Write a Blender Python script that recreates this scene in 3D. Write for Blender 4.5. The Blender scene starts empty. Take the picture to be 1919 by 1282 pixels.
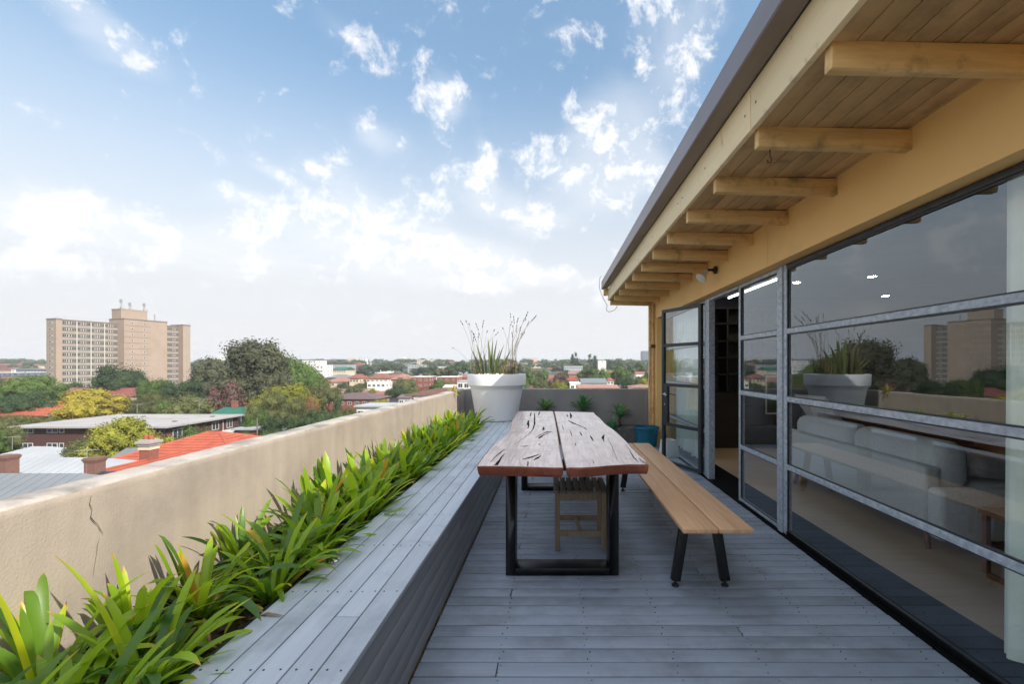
import bpy, bmesh, math, random
from mathutils import Vector, Matrix, noise
rnd = random.Random(7)
S = bpy.context.scene
COL = S.collection
PI = math.pi

# ------------------------------------------------------------------ camera
EYE = 1.31                      # metres above the deck
FPX = 853.0                     # focal length in pixels of a 1919 px wide picture (16 mm)
cam_d = bpy.data.cameras.new('camera')
cam = bpy.data.objects.new('camera', cam_d); COL.objects.link(cam)
cam_d.sensor_width = 36.0
cam_d.lens = 36.0 * FPX / 1919.0
cam_d.shift_x = -78.5 / 1919.0
cam_d.shift_y = 44.0 / 1919.0
cam_d.clip_start = 0.05
cam_d.clip_end = 6000
cam.location = (0, 0, EYE)
cam.rotation_euler = (math.radians(90), 0, 0)
S.camera = cam

# ------------------------------------------------------------------ light
SUN = Vector((1.0, -0.85, 1.0)).normalized()
SUN_EL = math.asin(SUN.z)
SUN_AZ = math.atan2(SUN.x, SUN.y)
sd = bpy.data.lights.new('sun', 'SUN'); sd.energy = 1.85; sd.angle = math.radians(0.6); sd.color = (1.0, 0.92, 0.81)
so = bpy.data.objects.new('sun', sd); COL.objects.link(so)
so.rotation_euler = SUN.to_track_quat('Z', 'Y').to_euler()
so.location = (20, -17, 25)
S.view_settings.view_transform = 'Standard'
S.view_settings.look = 'None'
S.view_settings.exposure = 1.78
S.view_settings.gamma = 1.0
S.view_settings.use_curve_mapping = False
S.render.engine = 'CYCLES'
S.cycles.max_bounces = 8
S.cycles.diffuse_bounces = 4
S.cycles.glossy_bounces = 4
S.cycles.transmission_bounces = 6
S.cycles.transparent_max_bounces = 16
S.cycles.use_denoising = True
S.cycles.sample_clamp_indirect = 6.0

W = bpy.data.worlds.new('World'); S.world = W; W.use_nodes = True
wn, wl = W.node_tree.nodes, W.node_tree.links
wn.clear()
def wnew(t, **k):
    n = wn.new(t)
    for a, b in k.items(): setattr(n, a, b)
    return n
def wsock(n, i, v):
    if isinstance(v, bpy.types.NodeSocket): wl.new(v, n.inputs[i])
    elif v is not None: n.inputs[i].default_value = v
def wm(op, a, b=None, c=None, clamp=False):
    n = wnew('ShaderNodeMath', operation=op, use_clamp=clamp)
    wsock(n, 0, a); wsock(n, 1, b); wsock(n, 2, c)
    return n.outputs[0]
def wmap(v, a, b, c=0.0, d=1.0, t='SMOOTHSTEP'):
    n = wnew('ShaderNodeMapRange', interpolation_type=t)
    wsock(n, 0, v); wsock(n, 1, a); wsock(n, 2, b); wsock(n, 3, c); wsock(n, 4, d)
    return n.outputs[0]
out = wnew('ShaderNodeOutputWorld'); bg = wnew('ShaderNodeBackground')
SKY_STRENGTH = 0.10
bg.inputs['Strength'].default_value = SKY_STRENGTH
wl.new(bg.outputs[0], out.inputs[0])
sky = wnew('ShaderNodeTexSky', sky_type='NISHITA', sun_disc=False)
sky.sun_elevation = SUN_EL
sky.sun_rotation = SUN_AZ
sky.altitude = 60; sky.air_density = 1.1; sky.dust_density = 1.6; sky.ozone_density = 1.6
tc = wnew('ShaderNodeTexCoord')
sep = wnew('ShaderNodeSeparateXYZ'); wl.new(tc.outputs['Generated'], sep.inputs[0])
dx, dy, dz = sep.outputs
az = wm('ARCTAN2', dx, dy)
hyp = wm('SQRT', wm('ADD', wm('MULTIPLY', dx, dx), wm('ADD', wm('MULTIPLY', dy, dy), 1e-5)))
te = wm('DIVIDE', dz, hyp)
com = wnew('ShaderNodeCombineXYZ'); wl.new(az, com.inputs[0]); wl.new(te, com.inputs[1])
# noise coordinates on a high cloud layer, so that clouds flatten towards the horizon
lay = wnew('ShaderNodeCombineXYZ')
zz = wm('ADD', wm('MAXIMUM', dz, 0.0), 0.16)
wl.new(wm('DIVIDE', dx, zz), lay.inputs[0]); wl.new(wm('DIVIDE', dy, zz), lay.inputs[1])
def wnoise(vec, scale, detail=6, rough=0.55, dist=0.0, off=None):
    n = wnew('ShaderNodeTexNoise')
    if off:
        m = wnew('ShaderNodeMapping'); m.inputs['Location'].default_value = off
        wl.new(vec, m.inputs[0]); vec = m.outputs[0]
    wl.new(vec, n.inputs['Vector'])
    n.inputs['Scale'].default_value = scale; n.inputs['Detail'].default_value = detail
    n.inputs['Roughness'].default_value = rough; n.inputs['Distortion'].default_value = dist
    return n.outputs['Fac']
nA = wnoise(tc.outputs['Generated'], 16.0, 10, 0.66, 0.25)      # puffs
nB = wnoise(lay.outputs[0], 1.7, 7, 0.6, 0.6)                 # streaks on the layer
nW = wnoise(tc.outputs['Generated'], 4.0, 3, 0.5, 0.0, (3, 1, 7))
# where the cloud banks stand: (bearing, tangent of elevation) ellipses, from the picture's sky
def bank(px, py, rx, ry, rot=0.0, w=1.0):
    a = math.atan((px - 1038) / FPX); c = math.cos(a)
    return (a, (685 - py) / FPX * c, rx * c * c / FPX, ry * c / FPX, math.radians(rot), w)
banks = [bank(150, 30, 190, 50, 18, 1.2), bank(60, 405, 90, 30, 8, 1.0), bank(200, 400, 110, 32, 22, 0.9), bank(330, 455, 240, 36, 12, 1.0), bank(720, 95, 140, 50, 30, 0.72),
    bank(840, 205, 28, 48, 10, 1.05), bank(720, 250, 55, 34, 30, 1.05), bank(690, 375, 115, 46, 28, 1.15), bank(520, 335, 60, 22, 38, 1.0),
    bank(450, 375, 65, 20, 20, 0.75), bank(905, 300, 24, 80, 0, 0.9), bank(915, 365, 75, 48, 12, 1.1), bank(650, 470, 300, 42, 6, 1.0), bank(860, 480, 150, 36, 12, 1.15),
    bank(1150, 215, 72, 66, 20, 1.25), bank(1275, 130, 60, 70, 20, 1.1), bank(1250, 30, 90, 70, 0, 0.85), bank(1070, 55, 45, 22, 10, 0.7), bank(1110, 350, 75, 60, 0, 0.95),
    bank(1195, 310, 60, 80, 20, 1.05), bank(1040, 290, 45, 26, 0, 0.65), bank(1010, 415, 70, 26, 0, 0.85), bank(120, 490, 420, 26, 0, 0.7), bank(950, 525, 240, 24, 0, 0.75),
    bank(-260, 330, 260, 60, 10, 1.0), bank(-420, 120, 200, 90, 10, 0.9)]
tot = None
wz = wm('SUBTRACT', nW, 0.5)
azw = wm('ADD', az, wm('MULTIPLY', wz, 0.16)); tew = wm('ADD', te, wm('MULTIPLY', wz, 0.10))
for (a, t, ra, rt, rot, w) in banks:
    u = wm('SUBTRACT', azw, a); v = wm('SUBTRACT', t, tew)
    cs, sn = math.cos(rot), math.sin(rot)
    p = wm('ADD', wm('MULTIPLY', u, cs / ra), wm('MULTIPLY', v, sn / ra))
    q = wm('ADD', wm('MULTIPLY', u, -sn / rt), wm('MULTIPLY', v, cs / rt))
    e = wm('MULTIPLY', wm('EXPONENT', wm('MULTIPLY', wm('ADD', wm('MULTIPLY', p, p), wm('MULTIPLY', q, q)), -0.8)), w)
    tot = e if tot is None else wm('ADD', tot, e)
tot = wm('MINIMUM', tot, 1.35)
# unseen broken cloud added outside the view, thickened to light the shaded terrace
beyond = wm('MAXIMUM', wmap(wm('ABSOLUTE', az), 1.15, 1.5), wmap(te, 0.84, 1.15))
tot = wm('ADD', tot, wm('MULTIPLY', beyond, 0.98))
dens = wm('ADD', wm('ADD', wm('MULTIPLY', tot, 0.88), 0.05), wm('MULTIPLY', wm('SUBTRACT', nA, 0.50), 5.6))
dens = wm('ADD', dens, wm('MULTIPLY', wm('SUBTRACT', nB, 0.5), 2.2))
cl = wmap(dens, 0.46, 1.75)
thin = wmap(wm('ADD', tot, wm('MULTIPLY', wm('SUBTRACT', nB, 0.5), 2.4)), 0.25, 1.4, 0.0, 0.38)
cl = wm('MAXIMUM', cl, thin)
# milky air towards the horizon
haze = wmap(te, 0.06, 0.66, 1.0, 0.0)
lo = wmap(te, -0.05, 0.02)
pale = wnew('ShaderNodeMix', data_type='RGBA'); 
hsv = wnew('ShaderNodeHueSaturation'); wl.new(sky.outputs[0], hsv.inputs['Color'])
hsv.inputs['Saturation'].default_value = 0.97; hsv.inputs['Hue'].default_value = 0.488; wl.new(wmap(te, 0.15, 0.80, 0.56, 0.74, 'LINEAR'), hsv.inputs['Value'])
wl.new(wm('MULTIPLY', haze, 0.97), pale.inputs[0]); wl.new(hsv.outputs[0], pale.inputs[6]); pale.inputs[7].default_value = (2.56, 2.58, 2.66, 1)
add = wnew('ShaderNodeMix', data_type='RGBA')
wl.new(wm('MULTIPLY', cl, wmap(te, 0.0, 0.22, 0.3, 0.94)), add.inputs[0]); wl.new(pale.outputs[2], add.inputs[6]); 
ccm = wnew('ShaderNodeMix', data_type='RGBA'); wl.new(wmap(te, 0.74, 1.0), ccm.inputs[0]); ccm.inputs[6].default_value = (3.3, 3.31, 3.35, 1); ccm.inputs[7].default_value = (7.2, 7.15, 7.1, 1)  # overhead cloud, out of view, made far brighter to lift the shade
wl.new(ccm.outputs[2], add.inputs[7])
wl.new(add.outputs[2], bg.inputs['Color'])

# ------------------------------------------------------------------ materials
def lin(r, g, b):
    f = lambda c: (c / 255 / 12.92) if c / 255 <= 0.04045 else ((c / 255 + 0.055) / 1.055) ** 2.4
    return (f(r), f(g), f(b), 1)
def c4(c): return (c[0], c[1], c[2], 1)
def mat(name, col, col2=None, rough=0.6, scale=3.0, stretch=(1, 1, 1), detail=5, contrast=(0.35, 0.7), bump=0.0, bscale=40.0, bstretch=None, rand=0.0, metallic=0.0,
        spec=0.5, coat=0.0, coat_rough=0.2, rough2=None, col3=None, scale3=0.8, c3=(0.5, 0.7), world=False, trans=0.0, dist=0.0):
    m = bpy.data.materials.new(name); m.use_nodes = True
    nt = m.node_tree; N, L = nt.nodes, nt.links
    b = N['Principled BSDF']
    b.inputs['Roughness'].default_value = rough; b.inputs['Metallic'].default_value = metallic
    b.inputs['Specular IOR Level'].default_value = spec
    b.inputs['Coat Weight'].default_value = coat; b.inputs['Coat Roughness'].default_value = coat_rough
    col2 = col2 or tuple(min(1, x * 0.75) for x in col[:3])
    t = N.new('ShaderNodeTexCoord'); oi = N.new('ShaderNodeObjectInfo')
    if world:
        g = N.new('ShaderNodeNewGeometry'); base = g.outputs['Position']
    else:
        av = N.new('ShaderNodeVectorMath'); av.operation = 'ADD'
        ml = N.new('ShaderNodeMath'); ml.operation = 'MULTIPLY'; ml.inputs[1].default_value = 57.0
        L.new(oi.outputs['Random'], ml.inputs[0]); L.new(t.outputs['Object'], av.inputs[0]); L.new(ml.outputs[0], av.inputs[1]); base = av.outputs[0]
    def noi(sc, st, det, rg=0.6, ds=0.0):
        mp = N.new('ShaderNodeMapping'); mp.inputs['Scale'].default_value = st; L.new(base, mp.inputs[0])
        n = N.new('ShaderNodeTexNoise'); n.inputs['Scale'].default_value = sc; n.inputs['Detail'].default_value = det
        n.inputs['Roughness'].default_value = rg; n.inputs['Distortion'].default_value = ds; L.new(mp.outputs[0], n.inputs[0]); return n.outputs['Fac']
    n1 = noi(scale, stretch, detail, 0.6, dist)
    r = N.new('ShaderNodeMapRange'); r.inputs[1].default_value, r.inputs[2].default_value = contrast; L.new(n1, r.inputs[0])
    mx = N.new('ShaderNodeMix'); mx.data_type = 'RGBA'; L.new(r.outputs[0], mx.inputs[0]); mx.inputs[6].default_value = c4(col); mx.inputs[7].default_value = c4(col2)
    c = mx.outputs[2]
    if col3:
        n3 = noi(scale3, (1, 1, 1), 6, 0.65)
        r3 = N.new('ShaderNodeMapRange'); r3.inputs[1].default_value, r3.inputs[2].default_value = c3; L.new(n3, r3.inputs[0])
        m3 = N.new('ShaderNodeMix'); m3.data_type = 'RGBA'; L.new(r3.outputs[0], m3.inputs[0]); L.new(c, m3.inputs[6]); m3.inputs[7].default_value = c4(col3); c = m3.outputs[2]
    if rand:
        rr = N.new('ShaderNodeMapRange'); rr.inputs[3].default_value = 1 - rand; rr.inputs[4].default_value = 1 + rand; L.new(oi.outputs['Random'], rr.inputs[0])
        h = N.new('ShaderNodeHueSaturation'); L.new(rr.outputs[0], h.inputs['Value']); L.new(c, h.inputs['Color']); c = h.outputs[0]
    L.new(c, b.inputs['Base Color'])
    if rough2 is not None:
        r2 = N.new('ShaderNodeMapRange'); r2.inputs[3].default_value = rough; r2.inputs[4].default_value = rough2
        L.new(n1, r2.inputs[0]); L.new(r2.outputs[0], b.inputs['Roughness'])
    if bump:
        nb = noi(bscale, bstretch or stretch, 4)
        bp = N.new('ShaderNodeBump'); bp.inputs['Strength'].default_value = 1.0; bp.inputs['Distance'].default_value = bump
        L.new(nb, bp.inputs['Height']); L.new(bp.outputs[0], b.inputs['Normal'])
    return m
def emit(name, col, s):
    m = bpy.data.materials.new(name); m.use_nodes = True; b = m.node_tree.nodes['Principled BSDF']
    b.inputs['Base Color'].default_value = (0.8, 0.8, 0.8, 1); b.inputs['Emission Color'].default_value = c4(col); b.inputs['Emission Strength'].default_value = s
    return m
def glass(name, ior=2.4, tint=(0.97, 0.985, 0.98)):
    m = bpy.data.materials.new(name); m.use_nodes = True; N, L = m.node_tree.nodes, m.node_tree.links
    N.clear(); o = N.new('ShaderNodeOutputMaterial'); mx = N.new('ShaderNodeMixShader'); f = N.new('ShaderNodeFresnel'); f.inputs[0].default_value = ior
    t = N.new('ShaderNodeBsdfTransparent'); t.inputs[0].default_value = c4(tint); g = N.new('ShaderNodeBsdfGlossy'); g.inputs['Roughness'].default_value = 0.0
    g.inputs[0].default_value = (0.86, 0.94, 1.0, 1)
    ge = N.new('ShaderNodeNewGeometry'); iv = N.new('ShaderNodeMath'); iv.operation = 'SUBTRACT'; iv.inputs[0].default_value = 1.0; L.new(ge.outputs['Backfacing'], iv.inputs[1])
    ml = N.new('ShaderNodeMath'); ml.operation = 'MULTIPLY'; L.new(f.outputs[0], ml.inputs[0]); L.new(iv.outputs[0], ml.inputs[1])
    L.new(ml.outputs[0], mx.inputs[0]); L.new(t.outputs[0], mx.inputs[1]); L.new(g.outputs[0], mx.inputs[2]); L.new(mx.outputs[0], o.inputs[0])
    return m

MT = {}
MT['deck'] = mat('deck_paint', (0.275, 0.325, 0.41), (0.345, 0.40, 0.49), 0.42, 6, (0.35, 9, 1), 6, (0.3, 0.75), 0.0012, 30, (0.15, 8, 1), rand=0.09, rough2=0.62,
                 col3=(0.15, 0.165, 0.185), scale3=2.6, c3=(0.47, 0.80))
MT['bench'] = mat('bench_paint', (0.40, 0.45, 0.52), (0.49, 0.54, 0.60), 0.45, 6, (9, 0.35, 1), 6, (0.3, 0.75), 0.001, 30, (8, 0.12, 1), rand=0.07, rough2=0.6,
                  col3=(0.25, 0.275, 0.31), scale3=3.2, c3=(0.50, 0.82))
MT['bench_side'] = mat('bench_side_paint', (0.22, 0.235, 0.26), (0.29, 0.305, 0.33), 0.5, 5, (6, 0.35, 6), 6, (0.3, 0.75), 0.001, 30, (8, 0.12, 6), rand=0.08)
MT['screw'] = mat('screw_steel', (0.03, 0.035, 0.04), rough=0.5)
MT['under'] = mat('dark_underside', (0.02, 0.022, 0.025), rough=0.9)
MT['concrete'] = mat('weathered_render', (0.41, 0.355, 0.295), (0.33, 0.28, 0.23), 0.9, 3.0, (3, 3, 0.35), 9, (0.3, 0.72), 0.0018, 130, (1, 1, 1),
                     col3=(0.25, 0.22, 0.19), scale3=1.7, c3=(0.44, 0.74), world=True)
MT['coping'] = mat('weathered_coping', (0.47, 0.43, 0.38), (0.33, 0.30, 0.27), 0.9, 9, (1, 1, 1), 8, (0.3, 0.7), 0.006, 40, col3=(0.20, 0.185, 0.165), scale3=5, c3=(0.48, 0.68), world=True)
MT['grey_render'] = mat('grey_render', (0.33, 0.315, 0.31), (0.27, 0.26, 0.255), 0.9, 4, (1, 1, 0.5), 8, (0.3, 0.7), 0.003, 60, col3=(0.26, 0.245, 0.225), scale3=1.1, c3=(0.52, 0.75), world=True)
MT['ledge'] = mat('rough_concrete', (0.19, 0.18, 0.17), (0.11, 0.105, 0.10), 0.95, 12, (1, 1, 1), 8, (0.3, 0.7), 0.008, 40, world=True)
MT['yellow'] = mat('yellow_masonry_paint', (0.93, 0.60, 0.235), (0.89, 0.56, 0.21), 0.6, 1.6, (1, 1, 1), 8, (0.3, 0.75), 0.0012, 90, (1, 1, 1), col3=(0.70, 0.45, 0.17), scale3=0.9, c3=(0.55, 0.85), world=True)
MT['rafter'] = mat('yellow_timber_paint', (0.86, 0.58, 0.255), (0.60, 0.385, 0.155), 0.6, 6, (0.5, 5, 5), 9, (0.36, 0.74), 0.001, 40, (0.3, 5, 5), rand=0.06, col3=(0.22, 0.14, 0.065), scale3=6.0, c3=(0.53, 0.78))
MT['fascia'] = mat('yellow_fascia_paint', (0.94, 0.78, 0.50), (0.88, 0.70, 0.42), 0.55, 4, (4, 0.4, 4), 7, (0.35, 0.8), 0.001, 40, (5, 0.3, 5), rand=0.04, col3=(0.40, 0.26, 0.13), scale3=9, c3=(0.60, 0.78))
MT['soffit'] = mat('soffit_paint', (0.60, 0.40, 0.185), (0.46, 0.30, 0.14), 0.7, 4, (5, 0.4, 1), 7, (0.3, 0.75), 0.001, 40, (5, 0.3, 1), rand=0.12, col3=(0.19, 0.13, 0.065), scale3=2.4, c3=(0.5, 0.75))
MT['gutter'] = mat('grey_gutter_paint', (0.25, 0.23, 0.25), (0.19, 0.17, 0.18), 0.4, 2, (2, 0.4, 2), 6, (0.3, 0.8), 0.0, rand=0.05)
MT['gutter_in'] = mat('brown_gutter_base', (0.27, 0.225, 0.19), (0.18, 0.145, 0.12), 0.6, 3, (2, 0.4, 2), 7, (0.3, 0.75), rand=0.05, col3=(0.10, 0.07, 0.05), scale3=2.5, c3=(0.6, 0.8))
MT['roofmetal'] = mat('roof_sheet', (0.35, 0.36, 0.37), rough=0.5, metallic=0.3)
MT['galv'] = mat('galvanised_steel', (0.30, 0.35, 0.41), (0.55, 0.60, 0.66), 0.45, 40, (1, 0.7, 1), 8, (0.35, 0.7), 0.0006, 120, metallic=0.25, rand=0.05)
MT['darksteel'] = mat('dark_painted_steel', (0.028, 0.032, 0.038), (0.05, 0.055, 0.06), 0.4, 30, metallic=0.2)
MT['blacksteel'] = mat('black_powder_coat', (0.008, 0.009, 0.011), (0.014, 0.015, 0.017), 0.35, 20, bump=0.0002, bscale=500)
MT['glass'] = glass('window_glass')
MT['slab'] = mat('redgum_slab', (0.15, 0.032, 0.014), (0.24, 0.06, 0.028), 0.34, 3.0, (7, 0.8, 3), 8, (0.3, 0.72), 0.0006, 18, (8, 0.7, 3), coat=0.35, coat_rough=0.2, rough2=0.45,
                 col3=(0.32, 0.10, 0.04), scale3=5.0, c3=(0.5, 0.75), dist=1.2)
MT['slab_top'] = mat('worn_redgum_top', (0.34, 0.175, 0.14), (0.74, 0.55, 0.51), 0.28, 3.4, (8, 0.7, 3), 10, (0.34, 0.60), 0.0005, 18, (8, 0.7, 3), coat=1.0, coat_rough=0.20, rough2=0.42,
                 col3=(0.20, 0.075, 0.055), scale3=3.0, c3=(0.48, 0.80), dist=1.2)
MT['resin'] = mat('dark_crack_void', (0.012, 0.009, 0.008), rough=0.9, spec=0.05)
MT['teak'] = mat('oiled_hardwood', (0.72, 0.45, 0.27), (0.52, 0.30, 0.16), 0.5, 5, (9, 0.5, 3), 7, (0.3, 0.72), 0.0007, 25, (9, 0.5, 3), col3=(0.66, 0.40, 0.20), scale3=2.0, c3=(0.45, 0.75), dist=0.7, rand=0.06)
MT['greywood'] = mat('weathered_slat_wood', (0.13, 0.12, 0.105), (0.22, 0.205, 0.18), 0.75, 10, (9, 0.6, 3), 6, (0.3, 0.7), 0.001, 40, (9, 0.5, 3), rand=0.15)
MT['legwood'] = mat('weathered_teak_leg', (0.34, 0.26, 0.175), (0.21, 0.155, 0.105), 0.7, 8, (6, 6, 0.6), 6, (0.3, 0.7), 0.001, 40, (9, 9, 0.6), rand=0.1)
MT['pot'] = mat('white_plastic', (0.88, 0.88, 0.885), (0.84, 0.84, 0.85), 0.42, 2, (1, 1, 0.5), 5, (0.4, 0.8), 0.0004, 20)
MT['teal'] = mat('teal_plastic', (0.012, 0.155, 0.235), (0.01, 0.12, 0.19), 0.35, 3)
MT['blackplastic'] = mat('black_plastic', (0.015, 0.016, 0.018), rough=0.45)
MT['soil'] = mat('bark_soil', (0.035, 0.022, 0.014), (0.09, 0.055, 0.034), 0.95, 30, (1, 1, 1), 8, (0.35, 0.65), 0.02, 40)
MT['rust'] = mat('rusty_iron', (0.16, 0.05, 0.025), rough=0.8)
MT['cable'] = mat('pale_cable', (0.35, 0.34, 0.33), rough=0.6)
MT['crack'] = mat('crack_gap', (0.05, 0.04, 0.033), rough=1.0)
MT['chrome'] = mat('satin_chrome', (0.6, 0.6, 0.62), rough=0.25, metallic=1.0)
MT['white'] = mat('white_paint', (0.72, 0.72, 0.70), (0.6, 0.6, 0.58), 0.6, 3)
MT['int_floor'] = mat('polished_concrete_floor', (0.56, 0.41, 0.27), (0.47, 0.34, 0.225), 0.45, 2, (1, 1, 1), 6)
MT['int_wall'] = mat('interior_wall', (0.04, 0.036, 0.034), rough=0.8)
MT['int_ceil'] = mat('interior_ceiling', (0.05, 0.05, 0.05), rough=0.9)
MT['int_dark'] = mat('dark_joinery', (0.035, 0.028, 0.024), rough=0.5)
MT['shelf'] = mat('shelf_panel', (0.13, 0.125, 0.12), rough=0.6)
MT['sofa'] = mat('grey_wool', (0.70, 0.72, 0.73), (0.60, 0.62, 0.63), 0.9, 60, (1, 1, 1), 5, (0.35, 0.65), 0.001, 300)
MT['cushion'] = mat('pale_linen', (0.48, 0.46, 0.43), (0.40, 0.38, 0.36), 0.9, 60, (1, 1, 1), 5, (0.35, 0.65), 0.001, 300)
MT['matt_black'] = mat('matt_black_board', (0.006, 0.006, 0.007), rough=0.9, spec=0.08)
MT['walnut'] = mat('brown_wood', (0.22, 0.09, 0.04), (0.15, 0.06, 0.028), 0.45, 6, (5, 1, 5), 6)
MT['curtain'] = mat('sheer_curtain', (0.86, 0.92, 0.85), (0.80, 0.87, 0.79), 0.9, 4, (6, 6, 0.5), 4)
MT['lamp_on'] = emit('lit_downlight', (1.0, 0.86, 0.62), 45.0)
MT['strip_on'] = emit('lit_strip', (0.85, 0.92, 1.0), 2.5)

# ------------------------------------------------------------------ mesh helpers
class MB:
    def __init__(s): s.v = []; s.f = []; s.m = []; s.mi = 0; s.uv = {}
    def box(s, x0, x1, y0, y1, z0, z1):
        n = len(s.v)
        s.v += [(x0, y0, z0), (x1, y0, z0), (x1, y1, z0), (x0, y1, z0), (x0, y0, z1), (x1, y0, z1), (x1, y1, z1), (x0, y1, z1)]
        for f in ((0, 3, 2, 1), (4, 5, 6, 7), (0, 1, 5, 4), (1, 2, 6, 5), (2, 3, 7, 6), (3, 0, 4, 7)): s.face([n + i for i in f])
        return s
    def face(s, f): s.f.append(tuple(f)); s.m.append(s.mi)
    def poly(s, pts):
        n = len(s.v); s.v += [tuple(p) for p in pts]; s.face(range(n, n + len(pts))); return s
    def prism(s, pts, z0, z1):            # pts: counter-clockwise outline (x, y)
        n = len(s.v); k = len(pts)
        s.v += [(p[0], p[1], z0) for p in pts] + [(p[0], p[1], z1) for p in pts]
        s.face(range(n + k - 1, n - 1, -1)); s.face(range(n + k, n + 2 * k))
        for i in range(k): s.face((n + i, n + (i + 1) % k, n + k + (i + 1) % k, n + k + i))
        return s
    def bar(s, a, b, w, h=None, up=(0, 0, 1)):    # square bar from a to b
        a, b = Vector(a), Vector(b); d = (b - a).normalized(); up = Vector(up)
        if abs(d.dot(up)) > 0.95: up = Vector((0, 1, 0))
        sx = d.cross(up).normalized(); sy = sx.cross(d); h = h or w; n = len(s.v)
        for p in (a, b):
            for i, j in ((-1, -1), (1, -1), (1, 1), (-1, 1)): s.v.append(tuple(p + sx * i * w / 2 + sy * j * h / 2))
        for f in ((3, 2, 1, 0), (4, 5, 6, 7), (0, 1, 5, 4), (1, 2, 6, 5), (2, 3, 7, 6), (3, 0, 4, 7)): s.face([n + i for i in f])
        return s
    def tube(s, pts, r, k=8, r2=None, cap=True):
        pts = [Vector(p) for p in pts]; n = len(s.v); m = len(pts); u = None
        for i, p in enumerate(pts):
            d = (pts[min(i + 1, m - 1)] - pts[max(i - 1, 0)]).normalized()
            if u is None: u = d.orthogonal().normalized()
            u = (u - d * u.dot(d)).normalized(); w = d.cross(u)
            rr = r + ((r2 if r2 is not None else r) - r) * i / max(1, m - 1)
            for j in range(k):
                a = 2 * PI * j / k; s.v.append(tuple(p + (u * math.cos(a) + w * math.sin(a)) * rr))
        for i in range(m - 1):
            for j in range(k):
                a, b = n + i * k + j, n + i * k + (j + 1) % k; s.face((a, b, b + k, a + k))
        if cap: s.face(range(n + k - 1, n - 1, -1)); s.face(range(n + (m - 1) * k, n + m * k))
        return s
    def lathe(s, prof, c=(0, 0), k=48):          # prof: (r, z)
        n = len(s.v)
        for r, z in prof:
            for j in range(k):
                a = 2 * PI * j / k; s.v.append((c[0] + r * math.cos(a), c[1] + r * math.sin(a), z))
        for i in range(len(prof) - 1):
            for j in range(k):
                a, b = n + i * k + j, n + i * k + (j + 1) % k; s.face((a, b, b + k, a + k))
        return s
    def mesh(s, name, mats, smooth=False, bevel=0.0, segs=2):
        me = bpy.data.meshes.new(name); me.from_pydata(s.v, [], s.f)
        for m in (mats if isinstance(mats, (list, tuple)) else [mats]): me.materials.append(MT[m] if isinstance(m, str) else m)
        me.polygons.foreach_set('material_index', s.m); me.update()
        if bevel:
            bm = bmesh.new(); bm.from_mesh(me); bmesh.ops.remove_doubles(bm, verts=bm.verts, dist=1e-5)
            bmesh.ops.bevel(bm, geom=[e for e in bm.edges if len(e.link_faces) == 2 and e.calc_face_angle(0) > 0.5], offset=bevel, segments=segs, affect='EDGES', profile=0.5)
            bm.to_mesh(me); bm.free()
        if smooth:
            me.polygons.foreach_set('use_smooth', [True] * len(me.polygons))
            if smooth != 'all': me.set_sharp_from_angle(angle=math.radians(38))
        return me
    def build(s, name, mats, parent=None, **k):
        return link(name, s.mesh(name, mats, **k), parent)
def link(name, me, parent=None, loc=None, rot=None, sc=None):
    o = bpy.data.objects.new(name, me); COL.objects.link(o)
    if parent: o.parent = parent
    if loc is not None: o.location = loc
    if rot is not None: o.rotation_euler = rot
    if sc is not None: o.scale = sc if isinstance(sc, (tuple, list, Vector)) else (sc, sc, sc)
    return o
def tag(o, label=None, cat=None, group=None, kind=None):
    if label: o['label'] = label
    if cat: o['category'] = cat
    if group: o['group'] = group
    if kind: o['kind'] = kind
    return o
def thing(name, label, cat, loc=(0, 0, 0), rz=0.0, group=None):
    o = bpy.data.objects.new(name, None); COL.objects.link(o); o.location = loc; o.rotation_euler = (0, 0, rz); o.empty_display_size = 0.3
    return tag(o, label, cat, group)
def place(name): 
    o = bpy.data.objects.new(name, None); COL.objects.link(o); o['kind'] = 'structure'; return o
# ================================================================== TERRACE
WX, WT, YF = -1.54, 0.907, 7.85        # left parapet inner face, parapet height, far parapet inner face
# ---- deck: every board an object
deck = place('deck')
L0, L1 = -0.592, 1.80
dms = []
for s in range(3):
    cut = [None, -0.245, 0.905][s]
    dms.append(cut)
def board_mesh(x0, x1, y, w, z0, z1, n):
    return MB().box(x0, x1, -w / 2, w / 2, z0, z1).mesh(n, 'deck', bevel=0.0035, segs=2, smooth=True)
bm_full = board_mesh(L0, L1, 0, 0.089, -0.022, 0, 'deck_board')
bm_a = [board_mesh(L0, -0.247, 0, 0.089, -0.022, 0, 'deck_board'), board_mesh(-0.243, L1, 0, 0.089, -0.022, 0, 'deck_board')]
bm_b = [board_mesh(L0, 0.914, 0, 0.089, -0.022, 0, 'deck_board'), board_mesh(0.918, L1, 0, 0.089, -0.022, 0, 'deck_board')]
y = -0.9; sc = MB(); i = 0
joists = (-0.245, 0.148, 0.53, 0.916, 1.30, 1.66)
while y < 7.58:
    for me in ([bm_full] if i % 7 not in (2, 5) else (bm_a if i % 7 == 2 else bm_b)):
        link('deck_board', me, deck, (0, y, rnd.uniform(-0.0015, 0.0015)), (0, 0, rnd.uniform(-0.0006, 0.0006)))
    for jx in joists:
        for s in (-0.024, 0.024):
            cx, cy = jx + rnd.uniform(-.006, .006) + (0.012 if s > 0 else 0), y + s + rnd.uniform(-.003, .003)
            sc.prism([(cx + .0035 * math.cos(a * PI / 3), cy + .0035 * math.sin(a * PI / 3)) for a in range(6)], -0.003, 0.0016)
    y += 0.0953; i += 1
tag(sc.build('screw', 'screw', deck), kind='stuff')
j = MB().box(L0, 1.80, -1, 7.60, -0.16, -0.03)
j.build('joist_bed', 'under', deck)

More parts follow.
